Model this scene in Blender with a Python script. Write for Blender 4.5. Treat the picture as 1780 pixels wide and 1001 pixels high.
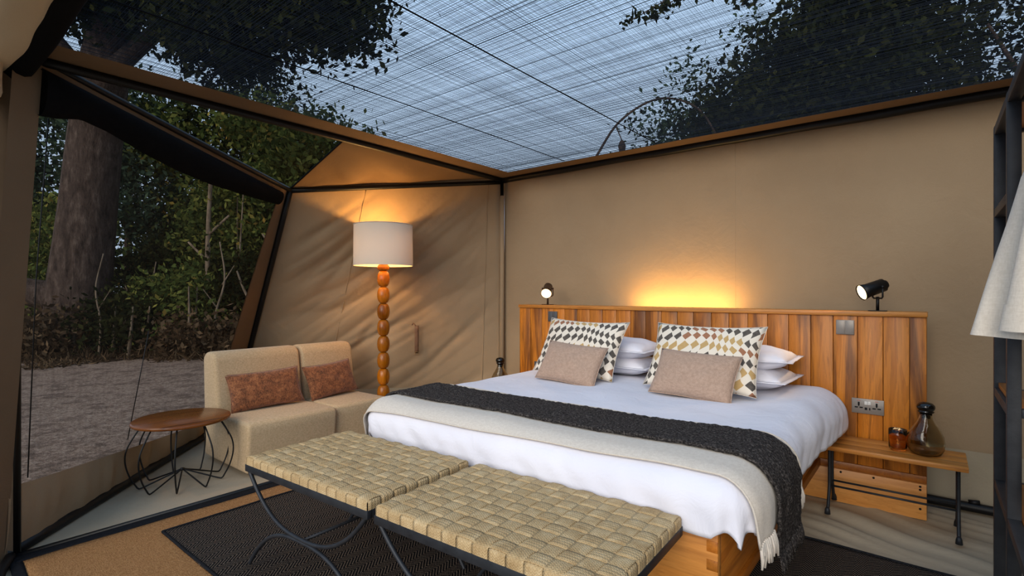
import bpy, bmesh, math, random
import numpy as np
from mathutils import Vector, Matrix, noise
random.seed(7); rng = np.random.default_rng(11)
for o in list(bpy.data.objects): bpy.data.objects.remove(o)
SC = bpy.context.scene; COL = SC.collection
PI = math.pi

# ------------------------------------------------------------------ camera
cd = bpy.data.cameras.new('camera'); cam = bpy.data.objects.new('camera', cd); COL.objects.link(cam)
cd.sensor_width = 36; cd.lens = 36*900/1780; cd.shift_y = 6.5/1780; cd.clip_start = .02; cd.clip_end = 300
cam.location = (0, 0, 1.25); cam.rotation_euler = (PI/2, 0, math.atan(730/900)); SC.camera = cam
# ------------------------------------------------------------------ sky
w = bpy.data.worlds.new('sky'); SC.world = w; w.use_nodes = True
nt = w.node_tree; nt.nodes.clear()
tc = nt.nodes.new('ShaderNodeTexCoord'); sx = nt.nodes.new('ShaderNodeSeparateXYZ'); rp = nt.nodes.new('ShaderNodeValToRGB')
bg = nt.nodes.new('ShaderNodeBackground'); ow = nt.nodes.new('ShaderNodeOutputWorld')
nt.links.new(tc.outputs['Generated'], sx.inputs[0]); nt.links.new(sx.outputs['Z'], rp.inputs[0])
rp.color_ramp.elements[0].position = 0.0; rp.color_ramp.elements[0].color = (.60, .74, .92, 1)
rp.color_ramp.elements[1].position = .9; rp.color_ramp.elements[1].color = (.36, .58, .88, 1)
nt.links.new(rp.outputs[0], bg.inputs[0]); bg.inputs[1].default_value = 1.12; nt.links.new(bg.outputs[0], ow.inputs[0])
# ------------------------------------------------------------------ soft low sun through the open tent front
sd = bpy.data.lights.new('sun', 'SUN'); sd.energy = 2.75; sd.angle = math.radians(48); sd.color = (1, .90, .77)
so = bpy.data.objects.new('sun', sd); COL.objects.link(so)
so.rotation_euler = Vector((-.20, .86, -.42)).to_track_quat('-Z', 'Y').to_euler()
# ------------------------------------------------------------------ view
SC.view_settings.view_transform = 'Standard'; SC.view_settings.look = 'None'
SC.view_settings.exposure = 0.0; SC.view_settings.gamma = 1; SC.view_settings.use_curve_mapping = False

# ================================================================== helpers
def lin(c): c /= 255; return c/12.92 if c <= .04045 else ((c+.055)/1.055)**2.4
def C(r, g, b): return (lin(r), lin(g), lin(b), 1)

class N:                                            # small node-tree writer
    def __init__(s, name):
        s.m = bpy.data.materials.new(name); s.m.use_nodes = True; s.t = s.m.node_tree
        s.t.nodes.clear(); s.out = s.t.nodes.new('ShaderNodeOutputMaterial')
    def n(s, kind, **kw):
        x = s.t.nodes.new('ShaderNode'+kind)
        for k, v in kw.items(): setattr(x, k, v)
        return x
    def l(s, a, b): s.t.links.new(a, b)
    def math(s, op, a, b=None, c=None, clamp=False):
        x = s.n('Math', operation=op, use_clamp=clamp)
        for i, v in enumerate((a, b, c)):
            if v is None: continue
            if isinstance(v, (int, float)): x.inputs[i].default_value = v
            else: s.l(v, x.inputs[i])
        return x.outputs[0]
    def coord(s, kind='Object', scale=(1, 1, 1), rot=(0, 0, 0), rnd=0):
        t = s.n('TexCoord'); v = t.outputs[kind]
        if rnd:
            oi = s.n('ObjectInfo'); mu = s.math('MULTIPLY', oi.outputs['Random'], rnd)
            cb = s.n('CombineXYZ'); [s.l(mu, cb.inputs[i]) for i in range(3)]
            ad = s.n('VectorMath', operation='ADD'); s.l(v, ad.inputs[0]); s.l(cb.outputs[0], ad.inputs[1]); v = ad.outputs[0]
        mp = s.n('Mapping'); mp.inputs['Scale'].default_value = scale; mp.inputs['Rotation'].default_value = rot
        s.l(v, mp.inputs['Vector']); return mp.outputs[0]
    def noise(s, vec, scale=5, detail=3, rough=.55, dist=0):
        x = s.n('TexNoise'); x.inputs['Scale'].default_value = scale; x.inputs['Detail'].default_value = detail
        x.inputs['Roughness'].default_value = rough; x.inputs['Distortion'].default_value = dist
        s.l(vec, x.inputs['Vector']); return x.outputs['Fac']
    def ramp(s, fac, stops, interp='LINEAR'):
        x = s.n('ValToRGB'); r = x.color_ramp; r.interpolation = interp
        while len(r.elements) < len(stops): r.elements.new(.5)
        for e, (p, c) in zip(r.elements, stops): e.position = p; e.color = c
        s.l(fac, x.inputs[0]); return x.outputs[0]
    def mix(s, f, a, b, mode='MIX'):
        x = s.n('MixRGB', blend_type=mode)
        for i, v in enumerate((f, a, b)):
            if isinstance(v, (int, float)): x.inputs[i].default_value = v
            elif isinstance(v, tuple): x.inputs[i].default_value = v
            else: s.l(v, x.inputs[i])
        return x.outputs[0]
    def bump(s, h, strength=.3, dist=.01):
        x = s.n('Bump'); x.inputs['Strength'].default_value = strength; x.inputs['Distance'].default_value = dist
        s.l(h, x.inputs['Height']); return x.outputs[0]
    def bsdf(s, col, rough=.6, spec=.3, metal=0, nrm=None, **kw):
        b = s.n('BsdfPrincipled')
        if isinstance(col, tuple): b.inputs['Base Color'].default_value = col
        else: s.l(col, b.inputs['Base Color'])
        if isinstance(rough, (int, float)): b.inputs['Roughness'].default_value = rough
        else: s.l(rough, b.inputs['Roughness'])
        b.inputs['Specular IOR Level'].default_value = spec; b.inputs['Metallic'].default_value = metal
        if nrm is not None: s.l(nrm, b.inputs['Normal'])
        for k, v in kw.items(): b.inputs[k].default_value = v
        return b
    def done(s, sh): s.l(sh.outputs[0] if hasattr(sh, 'outputs') else sh, s.out.inputs['Surface']); return s.m

def simple(name, c1, c2=None, scale=6, rough=.6, spec=.3, metal=0, bscale=None, bstr=.2, bdist=.004, detail=4, stretch=(1, 1, 1), rnd=0, **kw):
    k = N(name); v = k.coord(scale=stretch, rnd=rnd)
    col = c1
    if c2: col = k.ramp(k.noise(v, scale, detail), [(.32, c1), (.68, c2)])
    nr = k.bump(k.noise(v, bscale, 4), bstr, bdist) if bscale else None
    return k.done(k.bsdf(col, rough, spec, metal, nr, **kw))

# ------------------------------------------------------------------ meshes
def newobj(name, me, m=None, parent=None):
    if m is not None: me.materials.append(m)
    o = bpy.data.objects.new(name, me); COL.objects.link(o)
    if parent is not None: o.parent = parent
    return o
def mesh(name, V, F, m=None, parent=None, smooth=True, UV=None):
    me = bpy.data.meshes.new(name); me.from_pydata([tuple(v) for v in V], [], F)
    if UV is not None:
        ul = me.uv_layers.new(name='UVMap'); li = np.empty(len(me.loops), np.int32); me.loops.foreach_get('vertex_index', li)
        ul.data.foreach_set('uv', np.asarray(UV, np.float32)[li].ravel())
    if smooth: me.polygons.foreach_set('use_smooth', [True]*len(me.polygons))
    me.update(); return newobj(name, me, m, parent)
def empty(name, loc=(0, 0, 0), rz=0):
    o = bpy.data.objects.new(name, None); COL.objects.link(o); o.location = loc; o.rotation_euler = (0, 0, rz); o.empty_display_size = .1
    return o
def tag(o, label, cat, group=None, kind=None):
    o['label'] = label; o['category'] = cat
    if group: o['group'] = group
    if kind: o['kind'] = kind
    return o
def struct(o, label=None):
    o['kind'] = 'structure'
    if label: o['label'] = label
    return o
def boxvf(x0, x1, y0, y1, z0, z1):
    V = [(x0, y0, z0), (x1, y0, z0), (x1, y1, z0), (x0, y1, z0), (x0, y0, z1), (x1, y0, z1), (x1, y1, z1), (x0, y1, z1)]
    return V, [(0, 3, 2, 1), (4, 5, 6, 7), (0, 1, 5, 4), (1, 2, 6, 5), (2, 3, 7, 6), (3, 0, 4, 7)]
def bevmesh(name, V, F, bev, m, parent=None, seg=2, smooth=True):
    bm = bmesh.new(); vs = [bm.verts.new(v) for v in V]
    for f in F: bm.faces.new([vs[i] for i in f])
    bmesh.ops.recalc_face_normals(bm, faces=bm.faces)
    if bev: bmesh.ops.bevel(bm, geom=list(bm.edges), offset=bev, segments=seg, profile=.5, affect='EDGES', clamp_overlap=True)
    me = bpy.data.meshes.new(name); bm.to_mesh(me); bm.free()
    if smooth:
        me.polygons.foreach_set('use_smooth', [True]*len(me.polygons))
        try: me.set_sharp_from_angle(angle=math.radians(40))
        except Exception: pass
    return newobj(name, me, m, parent)
def box(name, x0, x1, y0, y1, z0, z1, m, parent=None, bev=.003, seg=2):
    V, F = boxvf(x0, x1, y0, y1, z0, z1); return bevmesh(name, V, F, bev, m, parent, seg)
def prism(name, pts, axis, a0, a1, bev, m, parent=None, seg=3):
    """extrude a polygon along an axis; pts are the two other coordinates in order"""
    def mk(p, a): return (a, p[0], p[1]) if axis == 'x' else (p[0], a, p[1]) if axis == 'y' else (p[0], p[1], a)
    n = len(pts); V = [mk(p, a0) for p in pts]+[mk(p, a1) for p in pts]
    F = [tuple(range(n))[::-1], tuple(range(n, 2*n))]+[(i, (i+1) % n, n+(i+1) % n, n+i) for i in range(n)]
    return bevmesh(name, V, F, bev, m, parent, seg)
def tubevf(P, r, ns=8, caps=True, closed=False):
    P = [Vector(p) for p in P]; n = len(P); rr = [float(q) for q in r] if hasattr(r, '__len__') else [float(r)]*n
    V = []; F = []; prev = None
    for i, p in enumerate(P):
        a = P[(i-1) % n] if (i or closed) else P[0]; b = P[(i+1) % n] if (i < n-1 or closed) else P[-1]
        t = (b-a); t = t.normalized() if t.length > 1e-9 else Vector((0, 0, 1))
        if prev is None: u = t.orthogonal().normalized()
        else:
            u = prev-t*prev.dot(t); u = u.normalized() if u.length > 1e-6 else t.orthogonal().normalized()
        prev = u; v = t.cross(u)
        for k in range(ns):
            a_ = 2*PI*k/ns; V.append(p+rr[i]*(u*math.cos(a_)+v*math.sin(a_)))
    for i in range(n if closed else n-1):
        j = (i+1) % n
        for k in range(ns): F.append((i*ns+k, i*ns+(k+1) % ns, j*ns+(k+1) % ns, j*ns+k))
    if caps and not closed: F.append(tuple(range(ns))[::-1]); F.append(tuple((n-1)*ns+k for k in range(ns)))
    return V, F
def tube(name, P, r, m, parent=None, ns=10, **kw): V, F = tubevf(P, r, ns, **kw); return mesh(name, V, F, m, parent)
class MB:
    def __init__(s): s.V = []; s.F = []
    def add(s, VF):
        o = len(s.V); s.V += [tuple(v) for v in VF[0]]; s.F += [tuple(i+o for i in f) for f in VF[1]]; return s
    def build(s, name, m, parent=None, smooth=True): return mesh(name, s.V, s.F, m, parent, smooth)
def spline(pts, n=8):
    """Catmull-Rom through points"""
    P = [Vector(p) for p in pts]; P = [2*P[0]-P[1]]+P+[2*P[-1]-P[-2]]; out = []
    for i in range(1, len(P)-2):
        a, b, c, d = P[i-1:i+3]
        for k in range(n):
            t = k/n; out.append(.5*((2*b)+(c-a)*t+(2*a-5*b+4*c-d)*t*t+(3*b-a-3*c+d)*t**3))
    out.append(P[-2]); return out
def lathe(name, prof, m, parent=None, ns=32, loc=(0, 0, 0), deform=None, caps=True):
    V = []; F = []; n = len(prof)
    for r, z in prof:
        for k in range(ns):
            a = 2*PI*k/ns; p = Vector((r*math.cos(a), r*math.sin(a), z))
            if deform: p = deform(p)
            V.append(p+Vector(loc))
    for i in range(n-1):
        for k in range(ns): F.append((i*ns+k, i*ns+(k+1) % ns, (i+1)*ns+(k+1) % ns, (i+1)*ns+k))
    if caps and prof[0][0] > 1e-6: F.append(tuple(range(ns))[::-1])
    if caps and prof[-1][0] > 1e-6: F.append(tuple((n-1)*ns+k for k in range(ns)))
    o = mesh(name, V, F, m, parent)
    return o
def gridvf(nu, nv, f):
    V = []; UV = []
    for j in range(nv+1):
        for i in range(nu+1):
            V.append(f(i/nu, j/nv)); UV.append((i/nu, j/nv))
    F = [(j*(nu+1)+i, j*(nu+1)+i+1, (j+1)*(nu+1)+i+1, (j+1)*(nu+1)+i) for j in range(nv) for i in range(nu)]
    return V, F, UV
def grid(name, nu, nv, f, m, parent=None): V, F, UV = gridvf(nu, nv, f); return mesh(name, V, F, m, parent, UV=UV)
def solid(o, t, off=-1):
    md = o.modifiers.new('thickness', 'SOLIDIFY'); md.thickness = t; md.offset = off; return o
def nz(x, y, z=0): return noise.noise(Vector((x, y, z)))
def sm(a, b, x): t = min(1, max(0, (x-a)/(b-a))); return t*t*(3-2*t)

# ================================================================== materials
def canvas_mat(name, c1, c2, bstr=.35):
    k = N(name); v = k.coord(); f = k.noise(v, 1.6, 4)
    col = k.ramp(f, [(.3, c1), (.7, c2)])
    fine = k.noise(k.coord(scale=(1, 1, 1)), 420, 2); col = k.mix(.10, col, fine, 'OVERLAY')
    cre = k.noise(k.coord(scale=(1, 1, 1)), 5, 5, .6, .4)
    h = k.math('ADD', k.math('MULTIPLY', cre, 1.0), k.math('MULTIPLY', fine, .06))
    return k.done(k.bsdf(col, .82, .2, 0, k.bump(h, bstr, .02)))
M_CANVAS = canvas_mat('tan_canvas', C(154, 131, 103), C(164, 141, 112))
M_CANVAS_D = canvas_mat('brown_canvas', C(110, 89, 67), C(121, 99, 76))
M_SKIRT = canvas_mat('grey_pvc', C(158, 146, 124), C(168, 156, 134), .25)
M_FLOOR = canvas_mat('groundsheet', C(166, 151, 128), C(180, 165, 142), .3)
M_ROLL = canvas_mat('pale_canvas', C(196, 176, 146), C(206, 188, 158), .4)
M_BLACK = simple('black_pipe', C(8, 8, 9), C(13, 13, 15), 30, .45, .35)
M_BLACKCLOTH = simple('black_cloth', C(9, 9, 11), C(14, 14, 16), 40, .85, .1)
M_IRON = simple('dark_iron', C(34, 37, 42), C(46, 49, 54), 25, .5, .4, .3, bscale=160, bstr=.12)
M_STEEL = simple('rack_steel', C(40, 42, 46), C(52, 54, 58), 18, .5, .4, .3, bscale=120, bstr=.1)

def wood_mat(name, light, mid, dark, grain='z', rnd=40, rough=.38, fig=1.0, streak=.56):
    k = N(name); sc = {'x': (.55, 7, 7), 'y': (7, .55, 7), 'z': (7, 7, .55)}[grain]
    v = k.coord(scale=sc, rnd=rnd)
    a = k.noise(v, 1.2, 6, .62, 1.4*fig); b = k.noise(v, 8.0, 5, .7, .6); c = k.noise(v, .62, 4, .55, 2.2)
    rings = k.math('FRACT', k.math('MULTIPLY', a, 9.0)); rings = k.math('MULTIPLY', rings, rings)
    col = k.ramp(a, [(.28, mid), (.5, light), (.74, mid)])
    col = k.mix(k.math('MULTIPLY', rings, .30), col, dark)
    col = k.mix(k.ramp(c, [(streak, (0, 0, 0, 1)), (streak+.10, (.80, .80, .80, 1))]), col, dark)
    col = k.mix(.22, col, k.ramp(b, [(.3, dark), (.6, light)]))
    oi = k.n('ObjectInfo'); hs = k.n('HueSaturation'); k.l(col, hs.inputs['Color']); hs.inputs['Saturation'].default_value = 1.06
    k.l(k.math('MULTIPLY_ADD', oi.outputs['Random'], .40, .80), hs.inputs['Value'])
    return k.done(k.bsdf(hs.outputs[0], rough, .4, 0, k.bump(b, .12, .003)))
M_WOODZ = wood_mat('teak_plank', C(204, 132, 66), C(162, 93, 42), C(74, 37, 18), 'z', streak=.495)
M_WOODX = wood_mat('teak_board', C(204, 142, 82), C(176, 108, 54), C(98, 52, 26), 'x')
M_WOODY = wood_mat('teak_rail', C(180, 116, 60), C(150, 86, 42), C(84, 42, 20), 'y')
M_WOODL = wood_mat('pale_board', C(208, 152, 94), C(190, 130, 74), C(140, 84, 42), 'x', fig=.6)
M_WOODT = wood_mat('walnut_top', C(132, 80, 44), C(110, 60, 30), C(60, 30, 15), 'y', rough=.25)
M_BEAD = wood_mat('turned_wood', C(190, 118, 54), C(160, 88, 34), C(96, 46, 16), 'z', rough=.22)

def linen(name, c1, c2, s=260, bs=.25):
    k = N(name); f = k.noise(k.coord(scale=(1, 1, .25)), s, 2); g = k.noise(k.coord(scale=(.25, .25, 1)), s, 2); h = k.noise(k.coord(), 3, 3)
    m_ = k.math('ADD', k.math('MULTIPLY', f, .5), k.math('MULTIPLY', g, .5))
    col = k.ramp(m_, [(.38, c1), (.62, c2)]); col = k.mix(k.math('MULTIPLY', h, .14), col, c1)
    return k.done(k.bsdf(col, .9, .15, 0, k.bump(m_, bs, .002), **{'Sheen Weight': .15}))
M_SOFA = linen('oatmeal_linen', C(186, 158, 120), C(216, 188, 150))
M_TAN = linen('taupe_weave', C(160, 134, 116), C(182, 155, 136), 220, .4)
M_THROW = linen('beige_linen', C(196, 186, 174), C(210, 201, 189), 260)
M_ROBE = linen('white_robe', C(208, 198, 184), C(220, 211, 198), 260)
k = N('white_cotton'); v = k.coord()
M_WHITE = k.done(k.bsdf(k.ramp(k.noise(v, 2.5, 3), [(.3, C(218, 218, 229)), (.7, C(226, 226, 235))]), .78, .2, 0, k.bump(k.noise(v, 9, 5, .6, .8), .28, .02), **{'Sheen Weight': .1}))
k = N('charcoal_wool'); v = k.coord(); f = k.noise(v, 130, 3, .7)
M_CHAR = k.done(k.bsdf(k.ramp(f, [(.35, C(28, 26, 26)), (.52, C(60, 56, 55)), (.72, C(112, 106, 102))]), .95, .1, 0, k.bump(f, .9, .012)))
k = N('rust_velvet'); v = k.coord(rnd=9); f = k.noise(v, 20, 6, .8); g = k.noise(k.coord(scale=(3, 1, 1)), 70, 4, .8)
M_RUST = k.done(k.bsdf(k.mix(.45, k.ramp(f, [(.38, C(56, 27, 15)), (.5, C(126, 70, 40)), (.62, C(176, 114, 72))]), k.ramp(g, [(.40, C(52, 27, 16)), (.60, C(188, 124, 80))])), .75, .2, 0, k.bump(g, .3, .003), **{'Sheen Weight': .3}))
# woven raffia straps: UV u = metres along, v = metres across
k = N('raffia_strap'); t = k.n('UVMap'); s_ = k.n('SeparateXYZ'); k.l(t.outputs[0], s_.inputs[0]); u, v = s_.outputs[0], s_.outputs[1]
row = k.math('PINGPONG', v, .0065); br = k.math('SINE', k.math('MULTIPLY', k.math('ADD', u, k.math('MULTIPLY', row, 1.1)), 2*PI/.0085))
edge = k.math('SINE', k.math('MULTIPLY', v, 2*PI/.0130))
ob = k.n('ObjectInfo'); v3 = k.coord('Object', rnd=20); big = k.noise(v3, 14, 4, .65); fine = k.noise(v3, 260, 3, .7)
col = k.ramp(big, [(.28, C(158, 128, 86)), (.5, C(192, 164, 120)), (.72, C(218, 194, 152))])
col = k.mix(k.math('MULTIPLY', k.math('MULTIPLY_ADD', br, .5, .5), .28), col, C(140, 106, 64))
col = k.mix(.25, col, k.ramp(fine, [(.3, C(130, 98, 58)), (.7, C(224, 200, 156))]))
hh = k.math('ADD', k.math('MULTIPLY', br, .5), k.math('ADD', k.math('MULTIPLY', edge, .5), fine))
M_RAFFIA = k.done(k.bsdf(col, .75, .25, 0, k.bump(hh, .6, .0022)))
# herringbone rug, object coordinates
k = N('black_herringbone'); t = k.n('TexCoord'); s_ = k.n('SeparateXYZ'); k.l(t.outputs['Object'], s_.inputs[0])
zig = k.math('PINGPONG', s_.outputs[0], .045); ph = k.math('ADD', s_.outputs[1], k.math('MULTIPLY', zig, 1.05))
ln = k.math('FRACT', k.math('DIVIDE', ph, .0175)); ln = k.math('LESS_THAN', ln, .36)
fr = k.math('LESS_THAN', k.math('FRACT', k.math('DIVIDE', k.math('SUBTRACT', s_.outputs[1], k.math('MULTIPLY', zig, 1.05)), .011)), .72)
f = k.noise(k.coord(), 120, 3, .7); on = k.math('MULTIPLY', k.math('MULTIPLY', ln, fr), k.math('MULTIPLY_ADD', f, 1.0, .25))
M_RUG = k.done(k.bsdf(k.mix(k.math('MINIMUM', on, 1), C(17, 16, 17), C(128, 112, 98)), .92, .1, 0, k.bump(k.math('ADD', on, f), .6, .004)))
k = N('jute'); f = k.noise(k.coord(scale=(1, 5, 1)), 60, 4, .75); g = k.noise(k.coord(), 5, 3)
wv = k.n('TexWave', bands_direction='X'); wv.inputs['Scale'].default_value = 18; wv.inputs['Distortion'].default_value = 2.5; wv.inputs['Detail'].default_value = 3; k.l(k.coord(), wv.inputs[0])
col = k.ramp(f, [(.3, C(112, 74, 42)), (.5, C(168, 122, 78)), (.72, C(206, 160, 110))]); col = k.mix(k.math('MULTIPLY', wv.outputs['Fac'], .25), col, C(130, 88, 50))
M_JUTE = k.done(k.bsdf(col, .95, .1, 0, k.bump(k.math('ADD', f, wv.outputs['Fac']), .8, .006)))
M_RUGEDGE = simple('black_binding', C(16, 17, 20), C(26, 27, 32), 60, .85, .15, bscale=300)
# patterned cushion: rows of diamonds in charcoal, rust and ochre on cream
def diamond_mat(name, seed):
    k = N(name); t = k.n('UVMap'); mp = k.n('Mapping'); k.l(t.outputs[0], mp.inputs[0])
    wob = k.n('TexNoise'); wob.inputs['Scale'].default_value = 2.2; wob.inputs['Detail'].default_value = 1; k.l(mp.outputs[0], wob.inputs['Vector'])
    s_ = k.n('SeparateXYZ'); k.l(mp.outputs[0], s_.inputs[0])
    U = k.math('MULTIPLY_ADD', k.math('ADD', s_.outputs[0], k.math('MULTIPLY', wob.outputs[0], .30)), 13, seed)
    Vv = k.math('MULTIPLY', k.math('ADD', s_.outputs[1], k.math('MULTIPLY', wob.outputs[0], .22)), 6.6)
    rowi = k.math('FLOOR', Vv); coli = k.math('FLOOR', U)
    du = k.math('ABSOLUTE', k.math('SUBTRACT', k.math('FRACT', U), .5)); dv = k.math('ABSOLUTE', k.math('SUBTRACT', k.math('FRACT', Vv), .5))
    ins = k.math('LESS_THAN', k.math('ADD', du, dv), .46)
    wn = k.n('TexWhiteNoise', noise_dimensions='2D'); cb = k.n('CombineXYZ'); k.l(k.math('FLOOR', k.math('DIVIDE', k.math('ADD', coli, k.math('MULTIPLY', rowi, 3)), 4)), cb.inputs[0]); k.l(k.math('ADD', rowi, seed), cb.inputs[1]); k.l(cb.outputs[0], wn.inputs['Vector'])
    pc = k.ramp(wn.outputs['Value'], [(0, C(46, 48, 52)), (.5, C(148, 92, 62)), (.72, C(186, 152, 94)), (.9, C(46, 48, 52))], 'CONSTANT')
    pc = k.mix(k.math('MULTIPLY', k.noise(k.coord(), 60, 3), .25), pc, C(210, 190, 165))
    return k.done(k.bsdf(k.mix(ins, C(228, 218, 202), pc), .85, .15, 0, k.bump(k.noise(k.coord(), 300, 2), .2, .002)))
# nets -------------------------------------------------------------
def net_mat(name, base, amp, tint, ceiling=True):
    k = N(name)
    if ceiling:
        a = k.noise(k.coord(scale=(46, 1.1, 1)), 1, 3, .6); b = k.noise(k.coord(scale=(1.1, 46, 1)), 1, 3, .6)
        c_ = k.noise(k.coord(scale=(9, .35, 1)), 1, 2); d_ = k.noise(k.coord(scale=(.35, 9, 1)), 1, 2); e_ = k.noise(k.coord(scale=(150, 30, 1)), 1, 2, .7); g_ = k.noise(k.coord(scale=(160, 3, 1)), 1, 2, .7)
        s1 = k.math('ADD', k.math('ADD', a, b), k.math('ADD', k.math('MULTIPLY', c_, .8), k.math('MULTIPLY', d_, .8)))
        s1 = k.math('ADD', s1, k.math('ADD', k.math('MULTIPLY', e_, .7), k.math('MULTIPLY', g_, 1.1)))
        s1 = k.math('SUBTRACT', s1, 2.7)
    else:
        a = k.noise(k.coord(scale=(60, 60, 1.6)), 1, 3, .6); b = k.noise(k.coord(scale=(3, 3, 50)), 1, 2)
        s1 = k.math('SUBTRACT', k.math('ADD', a, k.math('MULTIPLY', b, .5)), .75)
    al = k.math('MULTIPLY_ADD', s1, amp, base); al = k.math('MINIMUM', k.math('MAXIMUM', al, .08), .95)
    tr = k.n('BsdfTransparent'); df = k.n('BsdfDiffuse'); df.inputs[0].default_value = tint
    mx = k.n('MixShader'); k.l(al, mx.inputs[0]); k.l(df.outputs[0], mx.inputs[1]); k.l(tr.outputs[0], mx.inputs[2])
    return k.done(mx)
M_NETC = net_mat('roof_shade_net', .90, .40, C(26, 32, 42))
M_NETW = net_mat('window_insect_net', .60, .30, C(58, 53, 48), False)
M_NETR = net_mat('bay_roof_net', .66, .4, C(50, 52, 54))
# glass
def glass(name, col, rough=.02):
    k = N(name); return k.done(k.bsdf(col, rough, .5, 0, None, **{'Transmission Weight': 1.0, 'IOR': 1.45}))
M_SMOKE = glass('smoked_glass', C(214, 206, 184)); M_AMBER = glass('amber_glass', C(242, 200, 140))
M_BLACKGLASS = simple('black_glass', C(10, 9, 9), None, rough=.08, spec=.6)
M_PLATE = simple('brushed_plate', C(138, 130, 122), C(150, 142, 134), 60, .4, .4, .35, stretch=(1, 1, 20))
M_PLATED = simple('dark_plate', C(86, 88, 92), None, rough=.45, spec=.4, metal=.3)
M_HOLE = simple('socket_hole', C(12, 12, 13), None, rough=.7); M_ROCK = simple('white_rocker', C(224, 222, 216), None, rough=.4)
M_REDDOT = simple('red_mark', C(176, 60, 44), None, rough=.5)
M_LEATHER = simple('leather', C(120, 88, 66), C(138, 104, 80), 20, .6, .3)
M_BRASS = simple('brass', C(170, 140, 90), None, rough=.35, metal=.9)
M_BRONZE = simple('bronze_lamp', C(74, 52, 36), C(90, 64, 44), 30, .4, .4, .6)
def emit(name, col, s):
    k = N(name); e = k.n('Emission'); e.inputs[0].default_value = col; e.inputs[1].default_value = s; return k.done(e)
M_BULB = emit('warm_bulb', (1, .66, .30, 1), 6); M_LED = emit('led_strip_glow', (1, .58, .18, 1), 5); M_LAMPBULB = emit('lamp_bulb', (1, .6, .25, 1), 12)
k = N('lamp_shade_linen'); d = k.n('BsdfDiffuse'); d.inputs[0].default_value = C(232, 222, 206); tr = k.n('BsdfTranslucent'); tr.inputs[0].default_value = C(240, 228, 208)
mx = k.n('MixShader'); mx.inputs[0].default_value = .13; k.l(d.outputs[0], mx.inputs[1]); k.l(tr.outputs[0], mx.inputs[2]); M_SHADE = k.done(mx)

# ================================================================== TENT SHELL
XL, YB, YF, ZC, XR = -3.327, 3.98, .44, 2.388, 1.5
AF = Vector((-5.30, 2.18, 0)); AT = Vector((-4.157, 2.18, 2.108))
def bil(c0, a0, a1, c1):
    c0, a0, a1, c1 = map(Vector, (c0, a0, a1, c1))
    return lambda u, v: (1-v)*((1-u)*c0+u*a0)+v*((1-u)*c1+u*a1)
MW = bil((XL, .37, 0), AF, AT, (XL, .50, ZC)); KW = bil((XL, YB, 0), AF, AT, (XL, YB, ZC))

# floor: groundsheet with soft folds right of the bed
def ff(u, v):
    x = -3.6+u*5.4; y = -1.2+v*5.3
    k_ = sm(-.75, -.35, x)*sm(2.75, 3.05, y)*(1-sm(3.75, 3.95, y))
    q = y*1.0+.34*x+.16*nz(x*1.3, y*1.6, 3)
    d = .036*k_*(max(0, nz(q*9, x*.7, 1))+.6*max(0, nz(q*21, x*1.2, 6)))*(.6+.6*(.5+nz(x*2.2, y*2.0, 9)))
    return (x, y, d+.002*nz(x*4, y*4)-.003)
fl = struct(grid('floor', 190, 260, ff, M_FLOOR), 'grey canvas groundsheet floor of the tent')
bayf = mesh('bay_groundsheet', [(-3.6, .1, -.004), (-3.6, 4.2, -.004), tuple(AF+Vector((-.1, 0, -.004)))], [(0, 1, 2)], M_FLOOR, fl)
# back wall
def bw(x0, x1, z0, z1, dy=0, wr=1):
    def f(u, v):
        x = x0+u*(x1-x0); z = z0+v*(z1-z0)
        return (x, YB+dy+wr*(.010*nz(x*1.3, z*.8, 3)+.004*nz(x*5+z*2, z*1.5, 8)), z)
    return f
wb = struct(grid('wall_back', 160, 80, bw(XL, XR, .30, ZC), M_CANVAS), 'tan canvas back wall of the tent behind the headboard')
grid('skirt', 90, 14, bw(XL, XR, 0, .335, -.014, .6), M_SKIRT, wb)
tube('seam', [(-1.12, bw(-1.12, -1.12, z, z)(0, 0)[1]+.0012, z) for z in np.linspace(.35, 2.36, 14)], .0022, M_CANVAS, wb, 6)
tube('seam', [(.62, bw(.62, .62, z, z)(0, 0)[1]+.0012, z) for z in np.linspace(.35, 2.36, 14)], .0022, M_CANVAS, wb, 6)
# bay canvas wall (angled), with diagonal pull creases
KN = (KW(0, .5)-KW(1, .5)).cross(Vector((0, 0, 1))).normalized()
def kwf(u, v):
    p = KW(u, v); e = min(1, 6*u, 6*(1-u))*min(1, 8*v, 8*(1-v))
    a = u*2.6-v*2.0; b = u*2.0+v*2.6
    r1 = 1-abs(nz(b*2.3+.3*nz(a, b), a*.38, 1.7))*2.6; r2 = 1-abs(nz(b*5.5, a*.6, 5.1))*3.0
    cr = .55*max(0, r1)**2+.30*max(0, r2)**2*(.4+.6*sm(.2, .6, .5+nz(u*3, v*3, 9)))+.25*nz(b*3, a*.6, 8)
    fold = max(0, 1-abs(b-2.15+.25*nz(a*1.5, 0, 4))/.10)*.35*sm(.9, .3, v)
    bil_ = math.sin(PI*u)*math.sin(PI*v)*.045
    return p-KN*(bil_+e*.050*(cr+fold))
if (KW(.5, .5)+KN-Vector((0, 2, 1))).length > (KW(.5, .5)-KN-Vector((0, 2, 1))).length: KN = -KN
wbay = struct(grid('wall_bay', 120, 110, kwf, M_CANVAS), 'tan canvas side wall of the bay behind the floor lamp')
def kws(u, v):
    p = KW(u, v*.135); return p+KN*.006
grid('skirt', 30, 6, kws, M_SKIRT, wbay)
for uu in (.68, .087, .024):
    tube('seam', [Vector(kwf(uu, v))+KN*.002 for v in np.linspace(.02, .985, 24)], .004, M_CANVAS, wbay, 6)
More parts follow.
